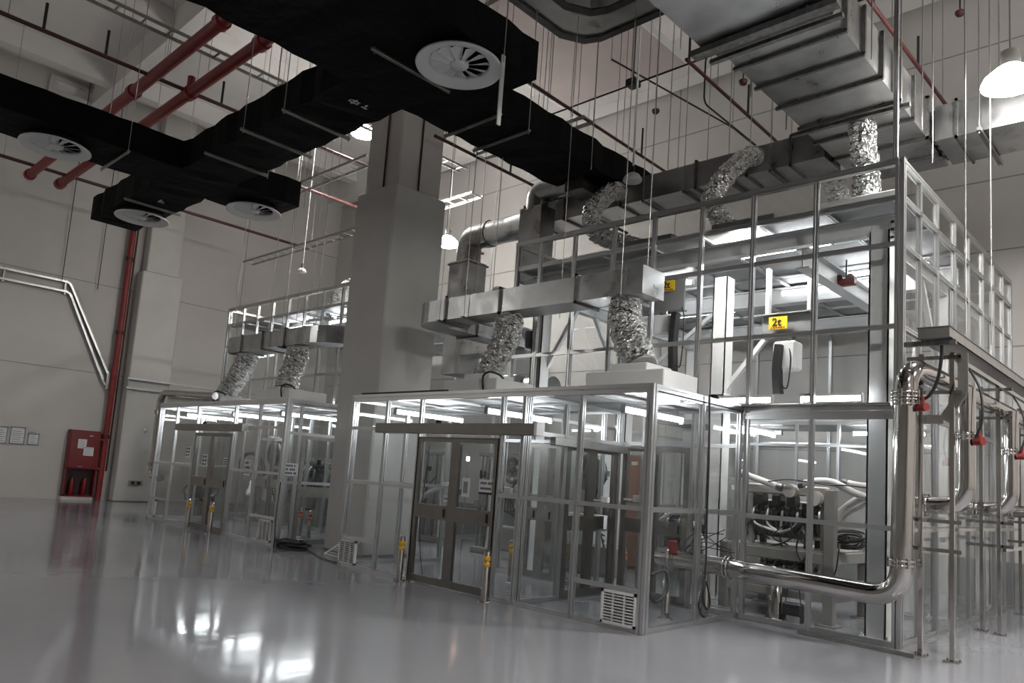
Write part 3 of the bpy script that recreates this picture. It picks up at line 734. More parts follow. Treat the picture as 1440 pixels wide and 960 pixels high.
pipe_thing('red_main_pipe', [(-8.5, 5.73, 9.0), (-23.95, 5.73, 9.0)], .115, 'redp', 'thick red fire main above the black ducts, the one with the branch valves', 'pipe', gr, hang=((-11, 5.73, 9), (-14.5, 5.73, 9), (-17, 5.73, 9)), n=16,
           stubs=(((-12.3, 5.73, 9.0), (-12.3, 5.73, 9.45)), ((-15.3, 5.73, 9.0), (-15.3, 5.73, 9.35)), ((-12.3, 5.73, 9.4), (-12.0, 5.73, 9.4))), bands=(((-12.2, 5.73, 9), (-12.4, 5.73, 9)), ((-15.2, 5.73, 9), (-15.4, 5.73, 9)), ((-23.8, 5.73, 9), (-24., 5.73, 9))))
gs = 'sprinkler lines under the ceiling'
pipe_thing('sprinkler_pipe', [(-15.29, 0, 9.02), (-15.29, 11.5, 9.02)], .04, 'redk', 'thin dark red sprinkler line crossing the thick red mains', 'pipe', gs,
           stubs=[((-15.29, y, 9.02), (-15.29, y, 9.55)) for y in (3.05, 4.1, 6.4, 8.4)], hang=[(-15.29, y, 9) for y in (2.5, 5.2, 7.6)])
pipe_thing('sprinkler_pipe', [(-12.1, 2, 9.1), (-12.1, 11.5, 9.1)], .04, 'redk', 'thin dark red sprinkler line between the red mains and the column', 'pipe', gs,
           stubs=[((-12.1, y, 9.1), (-12.1, y, 9.6)) for y in (4.2, 6.6, 7.6)], hang=[(-12.1, y, 9) for y in (3.6, 6.0, 7.2)])
pipe_thing('sprinkler_pipe', [(-23.3, 0, 9.1), (-23.3, 13, 9.1)], .045, 'redk', 'thin dark red sprinkler line along the wall below the red main ends', 'pipe', gs, hang=[(-23.3, y, 9) for y in (4.2, 7)])
pipe_thing('sprinkler_pipe', [(-3.2, 6, 8.0), (-3.05, 13.4, 8.0)], .028, 'redk', 'dark sprinkler line over the ribbed silver duct, with upright stub', 'pipe', gs, stubs=(((-3.1, 11.4, 8.0), (-3.1, 11.4, 8.5)), ((-3.12, 9.5, 8.0), (-3.12, 9.5, 8.4))), hang=((-3.1, 10.2, 8), (-3.07, 12.6, 8)))
pipe_thing('sprinkler_pipe', [(-5.68, 9.2, 8.0), (-5.75, 12.6, 8.0)], .028, 'redk', 'dark red sprinkler line running from the hatch corner towards the ribbed duct', 'pipe', gs, stubs=(((-5.72, 11.3, 8.0), (-5.72, 11.3, 8.55)), ((-5.69, 9.3, 8.), (-5.69, 9.3, 8.6))), hang=((-5.7, 10.2, 8), (-5.7, 12.2, 8)))
pipe_thing('sprinkler_pipe', [(-8.0, 6.0, 8.0), (-8.12, 13.2, 8.0)], .028, 'redk', 'dark red sprinkler line above the narrow black duct', 'pipe', gs, stubs=(((-8.07, 11.6, 8.0), (-8.07, 11.6, 8.55)),), hang=((-8.03, 8.8, 8), (-8.1, 11, 8), (-8.1, 12.6, 8)))
# thin lines behind the column
pipe_thing('sprinkler_pipe', [(-11.0, 8.8, 8.1), (-11.1, 15.5, 8.1)], .035, 'redk', 'dark sprinkler line just past the column towards the back wall', 'pipe', gs, stubs=(((-11.05, 11, 8.1), (-11.05, 11, 8.5)), ((-11.07, 13, 8.1), (-11.07, 13, 8.5))), hang=((-11.04, 10, 8), (-11.08, 13.6, 8)))
pipe_thing('sprinkler_pipe', [(-16.5, 8.0, 8.4), (-16.5, 15.5, 8.4)], .04, 'redk', 'dark sprinkler line over the far tall booth', 'pipe', gs, hang=((-16.5, 9, 8), (-16.5, 12, 8)))
gk = 'cable ladders under the ceiling'
def ladder(a, b, w, label, step=.45, hang=()):
    a, b = V(a), V(b); d = (b - a).normalized(); s_ = V((-d.y, d.x, 0)) * w / 2
    t = thing('cable_ladder', a, label, 'cable ladder', gk)
    for q in (1, -1): MB().bar(a + s_ * q, b + s_ * q, .025, .06).build('side_rail', 'chan', t)
    m = int((b - a).length / step)
    for i in range(m + 1):
        p = a + d * (i * step); MB().bar(p - s_, p + s_, .03, .02).build('rung', 'chan', t)
    for p in hang: MB().tube([p, (p[0], p[1], CZ)], .008, 5).build('hanger_rod', 'chan', t)
    return t
ladder((-13.74, 1.5, 9.2), (-13.74, 12, 9.2), .3, 'pale cable ladder crossing above the thick red mains', hang=((-13.6, 3.6, 9.2), (-13.9, 6.7, 9.2), (-13.6, 9, 9.2)))
ladder((-18.5, 8.6, 8.0), (-12.7, 8.6, 8.0), .35, 'cable ladder between the short black stub and the column', hang=((-17, 8.6, 8), (-15.5, 8.6, 8), (-14, 8.6, 8)))
ladder((-24, 11.6, 8.2), (-12.7, 11.6, 8.2), .35, 'cable ladder passing behind the column over the far booth', hang=((-20, 11.6, 8), (-17, 11.6, 8)))
ladder((-10.6, 9.7, 7.9), (-7.9, 9.7, 7.9), .25, 'short cable ladder crossing behind the big diffuser', hang=((-9, 9.7, 8),))
gq = 'thin conduits under the slab'
for i, (pts, lb) in enumerate((([(-9.6, 10.2, 8.6), (-7.4, 10.2, 8.6), (-5.2, 10.2, 8.6), (-2, 10.2, 8.6)], 'thin steel conduit crossing above the tall booth front'),
                               ([(-7.4, 9.6, 8.8), (-6.9, 13, 8.8), (-6.9, 15.9, 8.8)], 'thin steel conduit running back from the junction box'),
                               ([(-5.2, 11, 9.2), (-6.4, 11, 9.2), (-6.4, 11, 8.3), (-6.4, 13, 8.3)], 'thin bent conduit with smoke detector drop'),
                               ([(-3.5, 9.6, 9.6), (-1.6, 9.6, 9.6), (2, 9.6, 9.6)], 'thin conduit at the far ceiling corner by the high bay lamp'))):
    pipe_thing('steel_conduit', pts, .016, 'dark', lb, 'conduit', gq, hang=(pts[0], pts[1]), n=6)
jb = thing('junction_box', (-7.35, 10.2, 8.6), 'small dark junction box where two ceiling conduits cross', 'junction box')
MB().bbox((-7.45, 10.1, 8.55), (-7.25, 10.3, 8.68), .01).build('box', 'dark', jb)
MB().tube([(-7.35, 10.2, 8.66), (-7.35, 10.2, CZ)], .01, 6).build('stem', 'dark', jb)
# ceiling sensors on stems
def dome(p, r, label, mat='plast', group='pendant white domes'):
    p = V(p); t = thing('pendant_dome', p, label, 'sensor', group)
    MB().lathe(p, [(.001, r * .75), (r * .3, r * .73), (r * .7, r * .5), (r * .95, r * .15), (r, -.02), (r * .9, -r * .25), (r * .001, -r * .3)], 28).build('dome', mat, t)
    MB().tube([p + V((0, 0, r * .7)), (p.x, p.y, CZ)], .018, 8).build('stem', 'plast', t)
    MB().lathe(p + V((0, 0, r * .7)), [(.03, 0), (.03, .1), (.015, .13)], 10).build('socket_neck', 'dark', t)
dome((-6.9, 9.7, 6.57), .155, 'pale white dome hung on a stem beside the narrow black duct')
dome((-16.7, 9.5, 6.36), .11, 'small white dome hung over the far tall booth')
def det(p, label):
    p = V(p); t = thing('smoke_detector', p, label, 'detector', 'round red detectors')
    MB().lathe(p, [(.001, -.06), (.05, -.05), (.075, -.01), (.075, .02)], 18).build('body', 'redk', t)
    MB().tube([p, (p.x, p.y, CZ)], .012, 6).build('stem', 'dark', t)
det(at(1045, 115, Z=8.6), 'round red detector on a stem left of the ribbed duct')
det(at(1350, 18, Z=9.6), 'round red detector on a stem by the frame top near the lamp')
det(at(922, 156, Z=8.8), 'round dark detector on a stem below the ceiling hatch')

# ------------------------------------------------------------------ left wall
rp = thing('fire_riser_pipe', (-25.28, 8.28, 0), 'tall dark red riser pipe running up the wall beside the pilaster', 'pipe')
MB().tube([(-25.28, 8.28, 0), (-25.28, 8.28, 9.6)], .085, 16).build('pipe', 'redp', rp)
MB().tube([(-25.28, 8.42, .9), (-25.28, 8.42, 9.6)], .03, 10).build('side_pipe', 'redk', rp)
for z in (1.9, 5.2, 7.6): MB().tube([(-25.28, 8.28, z), (-25.28, 8.28, z + .12)], .115, 16).build('coupling', 'redk', rp)
MB().tube(rounded([(-25.28, 8.28, 1.85), (-25.28, 8.1, 1.85), (-25.28, 8.1, .95), (-25.28, 8.28, .95)], .12), .05, 12).build('valve_bypass', 'redp', rp)
hc = thing('hydrant_cabinet', (-25.35, 7.75, 0), 'dark red hydrant cabinet standing against the wall, two extinguishers in its base', 'cabinet')
h = MB(); x0, x1, y0, y1 = -25.49, -25.22, 7.28, 8.12
h.box((x0, y0, .10), (x0 + .02, y1, 2.1)); h.box((x0, y0, .10), (x1, y0 + .03, 2.1)); h.box((x0, y1 - .03, .10), (x1, y1, 2.1)); h.box((x0, y0, 2.07), (x1, y1, 2.1)); h.box((x0, y0, .10), (x1, y1, .14)); h.box((x0, y0, .92), (x1, y1, .96))
h.build('body', 'red', hc)
dd = MB().bbox((x1, y0 + .01, .95), (x1 + .025, y1 - .01, 2.09), .006).build('door', 'red', hc)
sub(MB().bbox((x1 + .025, y0 + .28, .99), (x1 + .04, y0 + .42, 1.01), .003), 'handle', 'chan', dd, hc)
sub(MB().box((x1 + .025, y1 - .32, 1.93), (x1 + .028, y1 - .22, 1.96)), 'name_plate', 'paper', dd, hc)
MB().box((x0 + .022, y0 + .03, .14), (x0 + .03, y1 - .03, .92)).build('lining', 'redd', hc)
MB().box((x0 + .02, y0 - .02, 0), (x1 - .02, y1 + .0, .10)).build('plinth', 'wall', hc)
for i, y in enumerate((7.52, 7.87)):
    p = thing('fire_extinguisher', (-25.34, y, .14), ['red fire extinguisher in the cabinet base, on the side away from the riser', 'red fire extinguisher in the cabinet base, next to the riser pipe'][i], 'extinguisher', 'extinguishers in the hydrant cabinet')
    MB().lathe((-25.34, y, .14), [(.07, 0), (.078, .02), (.078, .4), (.05, .48), (.025, .52), (.025, .55)], 18).build('bottle', 'red', p)
    MB().tube(smooth([(-25.34, y, .68), (-25.28, y + .06, .62), (-25.27, y + .08, .4)], 4), .012, 6).build('hose', 'blackd', p)
    MB().bbox((-25.37, y - .015, .685), (-25.27, y + .015, .72), .004).build('lever', 'dark', p)
for i, (y0_, y1_, z0_, z1_, lb) in enumerate(((7.5, 7.74, 1.55, 1.83, 'grey notice sheet on the red cabinet door, upper one'), (7.68, 7.96, 1.34, 1.60, 'white notice sheet on the red cabinet door, lower one'))):
    p = thing('notice_sheet', (-25.18, y0_, z0_), lb, 'notice', 'notices on the red cabinet')
    MB().box((-25.194, y0_, z0_), (-25.19, y1_, z1_)).build('sheet', 'paper', p)
    l = MB()
    for j in range(5): l.box((-25.19, y0_ + .03, z0_ + .04 + j * .045), (-25.1885, y1_ - .03 - .03 * (j % 2), z0_ + .05 + j * .045))
    l.build('text_line', 'cab', p)
for i, (y0_, y1_, z0_, z1_, lb) in enumerate(((5.3, 5.72, 1.53, 2.03, 'framed notice on the wall at the frame edge'), (5.78, 6.16, 1.54, 2.05, 'framed blue grey notice in the middle of the wall notices'), (6.24, 6.53, 1.55, 1.9, 'small framed notice nearest the red cabinet'))):
    p = thing('notice_board', (-25.49, y0_, z0_), lb, 'notice', 'framed notices on the wall')
    f_ = MB()
    for a, b in (((y0_, z0_), (y1_, z0_ + .03)), ((y0_, z1_ - .03), (y1_, z1_)), ((y0_, z0_), (y0_ + .025, z1_)), ((y1_ - .025, z0_), (y1_, z1_))): f_.box((-25.5, a[0], a[1]), (-25.475, b[0], b[1]))
    f_.build('frame', 'cab', p)
    MB().box((-25.499, y0_ + .02, z0_ + .02), (-25.49, y1_ - .02, z1_ - .02)).build('sheet', 'paper', p)
    l = MB()
    for j in range(6): l.box((-25.49, y0_ + .06, z0_ + .07 + j * .06), (-25.488, y1_ - .06 - .05 * (j % 2), z0_ + .085 + j * .06))
    l.build('text_line', 'cab', p)
cw = thing('wall_trunking', (-25.4, 6.8, 5), 'bright twin trunking stepping down the wall past the red riser', 'trunking')
for dz in (0, -.3):
    pts = [(-25.42, 1.0, 6.54 + dz), (-25.42, 6.72 - dz * .1, 6.54 + dz), (-25.42, 8.15 + dz * .2, 3.88 + dz * 1.1), (-25.42 if True else 0, 8.5, 3.84 + dz * 1.1)]
    MB().sweep(rounded(pts, .12, 3), [(-.05, -.03), (.05, -.03), (.05, .03), (-.05, .03)]).build('duct_run', 'alu', cw)
    MB().bar((-24.9, 8.55, 3.84 + dz), (-24.9, 12.4, 3.84 + dz), .08, .06).build('duct_run', 'alu', cw)
for y in (3, 5, 6.6): MB().box((-25.5, y, 6.15), (-25.4, y + .05, 6.62)).build('bracket', 'chan', cw)
MB().box((-25.45, 8.1, 3.45), (-25.36, 8.22, 3.95)).build('bracket', 'chan', cw)
for y in (6.5, 7.5): MB().tube([(-25.38, y, 6.5), (-25.38, y, CZ)], .012, 6).build('hanger_rod', 'dark', cw)
eb = thing('wall_socket', (-24.95, 9.2, .6), 'dark twin socket strip low on the pilaster', 'socket')
MB().bbox((-24.95, 9.0, .52), (-24.90, 9.4, .66), .008).build('box', 'cab', eb)
for y in (9.06, 9.24): MB().bbox((-24.90, y, .545), (-24.893, y + .1, .635), .002).build('socket_plate', 'dark', eb)
ws = thing('wall_sensor', (-24.95, 9.3, 2.2), 'small white round sensor on the pilaster above the socket strip', 'sensor')
MB().lathe((-24.95, 9.3, 2.25), [(.05, 0), (.06, .03), (.04, .06), (.001, .065)], 16, (1, 0, 0)).build('body', 'plast', ws)

# ------------------------------------------------------------------ stainless pipes at the near tall booth
def flange_ring(root, p, d, r, nm='clamp'):
    d = V(d).normalized(); p = V(p); b = MB()
    for o in (-.035, .012): b.lathe(p + d * o, [(r * 1.0, 0), (r * 1.22, 0), (r * 1.25, .012), (r * 1.22, .024), (r, .024)], 24, d)
    x, y = frame(d)
    for i in range(8):
        a = 2 * PI * i / 8; q = p + (x * math.cos(a) + y * math.sin(a)) * r * 1.2; b.cyl(q - d * .05, q + d * .05, .011, 6)
    return b.build(nm, 'inox', root)
def red_valve(root, p):
    p = V(p); q = MB().cyl(p, p + V((.09, -.05, 0)), .045, 12); q.cyl(p + V((.045, -.02, 0)), p + V((.045, -.02, .12)), .018, 8)
    return q.build('red_valve', 'redp', root)
SP = thing('stainless_pipe', (-2.6, 8.95, 0), 'large stainless pipe running low across the booth front and rising at its corner', 'pipe', 'large stainless exhaust pipes')
MB().tube(rounded([(-5.35, 8.98, .68), (-2.57, 8.93, .60), (-2.52, 8.9, 3.14), (-2.30, 9.9, 3.02), (-2.27, 15.95, 3.02)], .34, 10), .115, 28).build('pipe', 'inox', SP)
for p, d in (((-2.57, 8.92, .98), (0, 0, 1)), ((-2.53, 8.9, 2.72), (0, 0, 1)), ((-2.53, 8.9, 2.80), (0, 0, 1)), ((-4.6, 8.97, .66), (1, 0, 0))): flange_ring(SP, p, d, .115)
red_valve(SP, (-2.40, 8.92, 2.66))
for i, (y, lb) in enumerate(((9.75, 'stainless riser pipe with bottom elbow into the booth side, first behind the corner'), (12.2, 'stainless riser pipe with bottom elbow, farther along the booth side'), (14.6, 'stainless riser pipe with bottom elbow, last one near the back wall'))):
    p = thing('stainless_pipe', (-2.13, y, 1.6), lb, 'pipe', 'large stainless exhaust pipes')
    MB().tube(rounded([(-2.72, y, 1.62), (-2.13, y, 1.62), (-2.13, y, 2.98)], .3, 8), .098, 24).build('pipe', 'inox', p)
    flange_ring(p, (-2.13, y, 2.42), (0, 0, 1), .098); flange_ring(p, (-2.55, y, 1.62), (1, 0, 0), .098)
    red_valve(p, (-2.03, y - .06, 2.36))
    MB().tube(smooth([(-2.02, y - .1, 2.4), (-1.95, y - .1, 2.6), (-1.98, y - .05, 2.95), (-2.1, y, 3.2)], 5), .014, 6).build('signal_cable', 'blackd', p)
PR = thing('pipe_rack', (-2.3, 9.2, 0), 'square steel tube rack carrying pipes along the booth side', 'rack')
for i, (x, y) in enumerate(((-2.45, 9.2), (-2.14, 9.19), (-2.43, 11.95), (-2.2, 11.8), (-2.43, 14.6), (-2.14, 14.6))):
    MB().box((x - .022, y - .022, 0), (x + .022, y + .022, 3.3)).build('rack_post', 'inox', PR)
    q = MB().box((x - .08, y - .08, 0), (x + .08, y + .08, .012))
    for a, b in ((-.06, -.06), (.06, .06), (-.06, .06), (.06, -.06)): q.cyl((x + a, y + b, .01), (x + a, y + b, .03), .01, 6)
    q.build('base_plate', 'inox', PR)
for y in (9.2, 11.9, 14.6):
    for z in (1.14, 1.45, 2.86, 3.25): MB().box((-2.6, y - .02, z - .02), (-2.05, y + .02, z + .02)).build('cross_bar', 'inox', PR)
MB().box((-2.14, 9.2, 3.22), (-2.10, 15.9, 3.27)).build('long_bar', 'inox', PR)
MB().box((-2.16, 11.8, 1.08), (-2.12, 15.9, 1.13)).build('long_bar', 'inox', PR)
MB().box((-2.62, 9.22, 1.30), (-2.58, 15.6, 1.34)).build('long_bar', 'inox', PR)
CT = thing('cable_tray', (-2.2, 9, 3.4), 'covered steel cable tray along the top of the pipe rack', 'cable tray')
MB().box((-2.33, 8.62, 3.36), (-2.03, 15.9, 3.37)).build('tray_floor', 'chan', CT)
q = MB().box((-2.33, 8.62, 3.36), (-2.32, 15.9, 3.47)); q.box((-2.04, 8.62, 3.36), (-2.03, 15.9, 3.47)); q.build('side_wall', 'chan', CT)
MB().box((-2.34, 8.6, 3.47), (-2.02, 15.9, 3.48)).build('cover', 'galvd', CT)
MB().box((-2.33, 8.61, 3.36), (-2.03, 8.62, 3.47)).build('end_plate', 'chan', CT)
MB().bar((-2.5, 8.75, 3.33), (-2.0, 8.75, 3.33), .06, .05).build('support_channel', 'galvd', CT)
br = MB().sweep([(-4.0, 9.25, 2.5), (-2.3, 8.85, 2.5), (-2.05, 8.8, 2.72), (-2.05, 8.8, 3.05)], [(-.01, -.05), (.01, -.05), (.01, .05), (-.01, .05)])
br = thing('bent_bracket', (-2.3, 8.85, 2.5), 'bent flat steel bracket below the cable tray at the booth corner', 'bracket')
MB().box((-2.75, 9.28, 2.52), (-2.25, 9.30, 2.62)).build('lower_arm', 'chan', br)
MB().bar((-2.25, 9.29, 2.57), (-2.05, 9.25, 2.86), .02, .1).build('diagonal_arm', 'chan', br)
MB().bar((-2.05, 9.25, 2.85), (-2.05, 9.25, 3.3), .02, .1).build('upright_arm', 'chan', br)
cb = tag(MB().tube(smooth([(-2.42, 8.95, 2.75), (-2.3, 8.9, 2.78), (-2.2, 8.85, 2.95), (-2.15, 8.8, 3.2), (-2.15, 8.8, 3.34)], 6), .018, 8).build('black_cable', 'blackd', loc=(-2.3, 8.9, 2.8)), 'black cable from the pipe clamp up to the cable tray end', 'cable')
for i, (p, q_) in enumerate((((-2.1, 9.6, 3.6), 12.9), ((-2.5, 9.8, 5.8), 12.9), ((-2.0, 10.4, 3.6), 12.9))):
    tag(MB().tube([p, (p[0], p[1], q_)], .009, 6).build('hanger_rod', 'chan', loc=p), 'thin steel hanger rod from the slab, ' + ['first at the cable tray end', 'one beside the tall booth corner', 'second above the cable tray'][i], 'rod', 'free hanger rods')

# ------------------------------------------------------------------ steel gantry and hoists in the near tall booth
GA = thing('hoist_gantry', (-6, 12, 0), 'white steel hoist gantry of columns and girders inside the near tall booth', 'gantry')
def h_col(x, y, h, w=.24, root=GA):
    b = MB().box((x - w / 2, y - w / 2, 0), (x - w / 2 + .02, y + w / 2, h)); b.box((x + w / 2 - .02, y - w / 2, 0), (x + w / 2, y + w / 2, h)); b.box((x - w / 2 + .02, y - .01, 0), (x + w / 2 - .02, y + .01, h))
    b.box((x - w / 2, y - w / 2, 0), (x + w / 2, y - w / 2 + .015, h)); b.build('gantry_column', 'white', root)
    q = MB().box((x - w * .75, y - w * .75, 0), (x + w * .75, y + w * .75, .02))
    for a in (-.6, .6):
        for c_ in (-.6, .6): q.cyl((x + a * w, y + c_ * w, .02), (x + a * w, y + c_ * w, .06), .015, 8)
    q.build('base_plate', 'white', root)
for x, y in ((-3.06, 9.78), (-8.85, 9.9), (-3.06, 12.6), (-8.85, 12.6), (-3.06, 15.2), (-8.85, 15.2), (-5.75, 10.75)): h_col(x, y, 5.0)
def ibeam(root, p, q, h, w, name='girder', mat='white'):
    t = .02
    sec = [(-w / 2, -h / 2), (w / 2, -h / 2), (w / 2, -h / 2 + t), (t / 2, -h / 2 + t), (t / 2, h / 2 - t), (w / 2, h / 2 - t), (w / 2, h / 2), (-w / 2, h / 2), (-w / 2, h / 2 - t), (-t / 2, h / 2 - t), (-t / 2, -h / 2 + t), (-w / 2, -h / 2 + t)]
    return MB().sweep([p, q], sec).build(name, mat, root)
ibeam(GA, (-9.0, 9.78, 5.10), (-2.85, 9.78, 5.10), .22, .16)
ibeam(GA, (-9.0, 12.6, 5.10), (-2.85, 12.6, 5.10), .3, .2)
ibeam(GA, (-9.0, 15.2, 5.10), (-2.85, 15.2, 5.10), .3, .2)
ibeam(GA, (-4.05, 9.7, 4.8), (-4.05, 15.3, 4.8), .28, .18)
ibeam(GA, (-3.06, 9.78, 4.9), (-3.06, 15.3, 4.9), .22, .16)
ibeam(GA, (-8.85, 9.9, 4.9), (-8.85, 15.3, 4.9), .22, .16)
for p, q in (((-5.75, 10.75, 3.1), (-4.95, 10.75, 4.05)), ((-8.75, 10.0, 3.6), (-7.9, 10.0, 4.95)), ((-3.06, 12.5, 3.4), (-3.06, 11.4, 4.85)), ((-8.85, 12.5, 3.4), (-8.85, 11.4, 4.85)), ((-6.9, 12.6, 4.95), (-8.75, 12.6, 3.6))):
    MB().bar(p, q, .07, .07).build('brace', 'white', GA)
MB().bbox((-5.9, 10.63, 3.0), (-5.6, 10.9, 3.12), .01).build('joint_plate', 'white', GA)
bolt = MB()
for z in (4.9, 5.0, 5.1):
    for y in (9.7, 9.86): bolt.cyl((-2.94, y, z), (-2.9, y, z), .018, 8)
bolt.build('bolt', 'dark', GA)

def hoist(x0, x1, y, zb, zt, gmat, hx, hz0, hz1, bag, sx, sz, label, slabel, txt2):
    t = thing('hoist_beam', ((x0 + x1) / 2, y, zb), label, 'hoist', 'two tonne hoists in the near tall booth')
    b = MB(); b.box((x0, y - .02, zb + .02), (x1, y + .02, zt - .02)); b.box((x0, y - .09, zb), (x1, y + .09, zb + .02)); b.box((x0, y - .09, zt - .02), (x1, y + .09, zt))
    b.build('girder', gmat, t)
    q = MB().bbox((hx - .18, y - .14, hz0), (hx + .16, y + .14, hz1), .03); q.build('hoist_body', 'white', t)
    MB().bbox((hx - .08, y - .1, hz1), (hx + .08, y + .1, zb), .01).build('trolley', 'grey', t)
    b = MB().sweep(smooth([(bag[0], y - .16, bag[1]), (bag[0] - .02, y - .18, (bag[1] + bag[2]) / 2), (bag[0] + .0, y - .17, bag[2])], 5), [(-.075, -.05), (.075, -.05), (.075, .05), (-.075, .05)])
    b.build('chain_bag', 'blackd', t)
    MB().tube(smooth([(bag[0] + .08, y - .1, bag[1] + .1), (bag[0] + .16, y - .15, bag[1] - .2), (bag[0] + .12, y - .15, bag[2] + .1), (bag[0] + .02, y - .15, bag[2] + .15)], 5), .012, 6).build('control_cable', 'blackd', t)
    s0 = MB().box((sx - .14, y - .115, sz - .095), (sx + .14, y - .1, sz + .095)).build('capacity_sign', 'sign', t)
    o = text_mesh('2t', .17, (sx - .09, y - .118, sz - .045), (1, 0, 0), (0, 0, 1), 'ink', 'lettering', t); o.parent = s0
    u = MB()
    for i in range(6): u.box((sx - .11 + i * .038, y - .118, sz - .082), (sx - .085 + i * .038, y - .114, sz - .062))
    sub(u, 'small_print', 'redink', s0, t)
hoist(-5.0, -4.27, 10.6, 3.93, 4.29, 'girder', -4.6, 3.42, 3.85, (-4.66, 3.78, 3.06), -4.72, 4.13,
      'two tonne hoist with yellow plate hanging over the test bench', '', '')
hoist(-8.0, -6.6, 10.98, 4.62, 5.2, 'girder', -6.95, 4.2, 4.55, (-6.66, 4.55, 3.55), -6.88, 5.06,
      'two tonne hoist with dark girder and long black chain bag behind the low duct end', '', '')
for x in (-4.95, -4.32): MB().box((x, 10.55, 4.28), (x + .05, 10.65, 5.0)).build('hoist_hanger', 'white', GA)
rs_ = thing('red_trolley', (-3.6, 11, 4.6), 'small red trolley hung under the side girder of the tall booth', 'trolley')
p = at(1190, 398, Y=11.0)
q = MB().bbox(p + V((-.13, -.06, -.04)), p + V((.13, .06, .06)), .015); q.build('body', 'redp', rs_)
q = MB()
for s_ in (-1, 1): q.cyl(p + V((s_ * .08, -.07, .07)), p + V((s_ * .08, .07, .07)), .05, 12)
q.build('wheel_pair', 'redk', rs_)
MB().tube([p + V((0, 0, .06)), p + V((0, 0, .35))], .012, 6).build('hook_rod', 'dark', rs_)
wl = thing('wall_lamp', (-6.1, 10.1, 4.9), 'white twin oval lamp under the front girder of the tall booth', 'light')
p = at(1048, 347, Y=10.0)
for s_ in (-1, 1): MB().lathe(p + V((s_ * .12, 0, 0)), [(.001, -.03), (.07, -.025), (.10, 0), (.08, .03), (.001, .035)], 20).build('lamp_head', 'bay', wl)
MB().box(p + V((-.2, -.03, .035)), p + V((.2, .03, .06))).build('mount', 'white', wl)

# ------------------------------------------------------------------ machines
def engine(x, y, z, s_, seed, label, group, beige=True, discs=2):
    r = random.Random(seed); t = thing('test_engine', (x, y, z), label, 'machine', group)
    def P(a, b, c_): return (x + a * s_, y + b * s_, z + c_ * s_)
    m = MB().bbox(P(-.5, -.22, .12), P(.5, .22, .5), .03)
    for i in range(7): m.box(P(-.46 + i * .14, -.245, .15), P(-.42 + i * .14, -.22, .46))
    m.build('block', 'grey', t)
    h = MB().bbox(P(-.46, -.18, .5), P(.46, .18, .66), .02)
    for i in range(4): h.cyl(P(-.33 + i * .22, 0, .66), P(-.33 + i * .22, 0, .74), .05 * s_, 12)
    h.build('cylinder_head', 'beige' if beige else 'chan', t)
    a = MB()
    for i in range(10):
        px, pz = r.uniform(-.48, .48), r.uniform(.1, .6); w_, h_ = r.uniform(.04, .12), r.uniform(.04, .14)
        a.bbox(P(px, -.33, pz), P(px + w_, -.24, pz + h_), .01)
    for i in range(6):
        px, pz = r.uniform(-.45, .45), r.uniform(.1, .55); a.cyl(P(px, -.36, pz), P(px, -.22, pz), r.uniform(.03, .07) * s_, 14)
    a.build('auxiliary', 'dark', t)
    e = MB()
    for i in range(4): e.tube(smooth([P(-.33 + i * .22, -.2, .55), P(-.33 + i * .22, -.34, .5), P(-.3 + i * .2, -.36, .3), P(.1, -.38, .2)], 4), .025 * s_, 8)
    e.build('manifold', 'chan', t)
    for i in range(discs):
        d = MB().lathe(P(.52 + i * .1, 0, .36), [(.05, 0), (.19, 0), (.20, .02), (.20, .05), (.12, .05), (.12, .03), (.05, .03), (.05, .07)], 28, (1, 0, 0)); d.v = [v for v in d.v]
        d.build('flywheel', 'grey', t)
    c_ = MB()
    for i in range(7):
        a0 = P(r.uniform(-.5, .5), -.3, r.uniform(.2, .7)); a1 = P(r.uniform(-.6, .6), -.4, r.uniform(-.1, .4)); a2 = P(r.uniform(-.6, .6), -.3, r.uniform(-.2, .2))
        c_.tube(smooth([a0, a1, a2], 6), .012 * s_, 6)
    c_.build('wiring_harness', 'blackd', t)
    f = MB()
    for a_, b_ in ((-.42, -.2), (.42, -.2), (-.42, .2), (.42, .2)): f.box(P(a_ - .04, b_ - .04, 0), P(a_ + .04, b_ + .04, .13))
    f.build('mounting_foot', 'dark', t)
    return t
def bench(x0, x1, y0, y1, h, label, lw=.13):
    t = thing('test_bench', ((x0 + x1) / 2, (y0 + y1) / 2, 0), label, 'bench')
    for x in (x0, x1):
        for y in (y0, y1):
            MB().bbox((x - lw / 2, y - lw / 2, .02), (x + lw / 2, y + lw / 2, h[0] if (x, y) != (x1, y0) else h[1]), .006).build('leg', 'bench', t)
            MB().box((x - lw, y - lw, 0), (x + lw, y + lw, .02)).build('foot_plate', 'bench', t)
    for y in (y0, y1):
        MB().bbox((x0, y - .05, h[0] - .16), (x1, y + .05, h[0] - .02), .006).build('top_rail', 'bench', t)
        MB().bbox((x0, y - .05, .28), (x1, y + .05, .38), .006).build('low_rail', 'bench', t)
    for x in (x0, x1):
        MB().bbox((x - .05, y0, h[0] - .16), (x + .05, y1, h[0] - .02), .006).build('top_rail', 'bench', t)
        MB().bbox((x - .05, y0, .28), (x + .05, y1, .38), .006).build('low_rail', 'bench', t)
    MB().box((x0, y0, h[0] - .02), (x1, y1, h[0])).build('table_top', 'bench', t)
    MB().box((x0 + .05, y0 + .05, .38), (x1 - .05, y1 - .05, .395)).build('shelf', 'bench', t)
    return t
bench(-5.17, -3.72, 10.0, 11.25, (.92, 1.72), 'heavy grey steel test bench behind the front glass of the tall booth')
engine(-4.52, 10.45, .92, .95, 2, 'beige and dark test engine on the grey bench behind the front glass', 'engines in the near booth')
engine(-4.45, 10.35, .39, .62, 4, 'small dark engine assembly on the lower shelf of the grey bench', 'engines in the near booth', False)
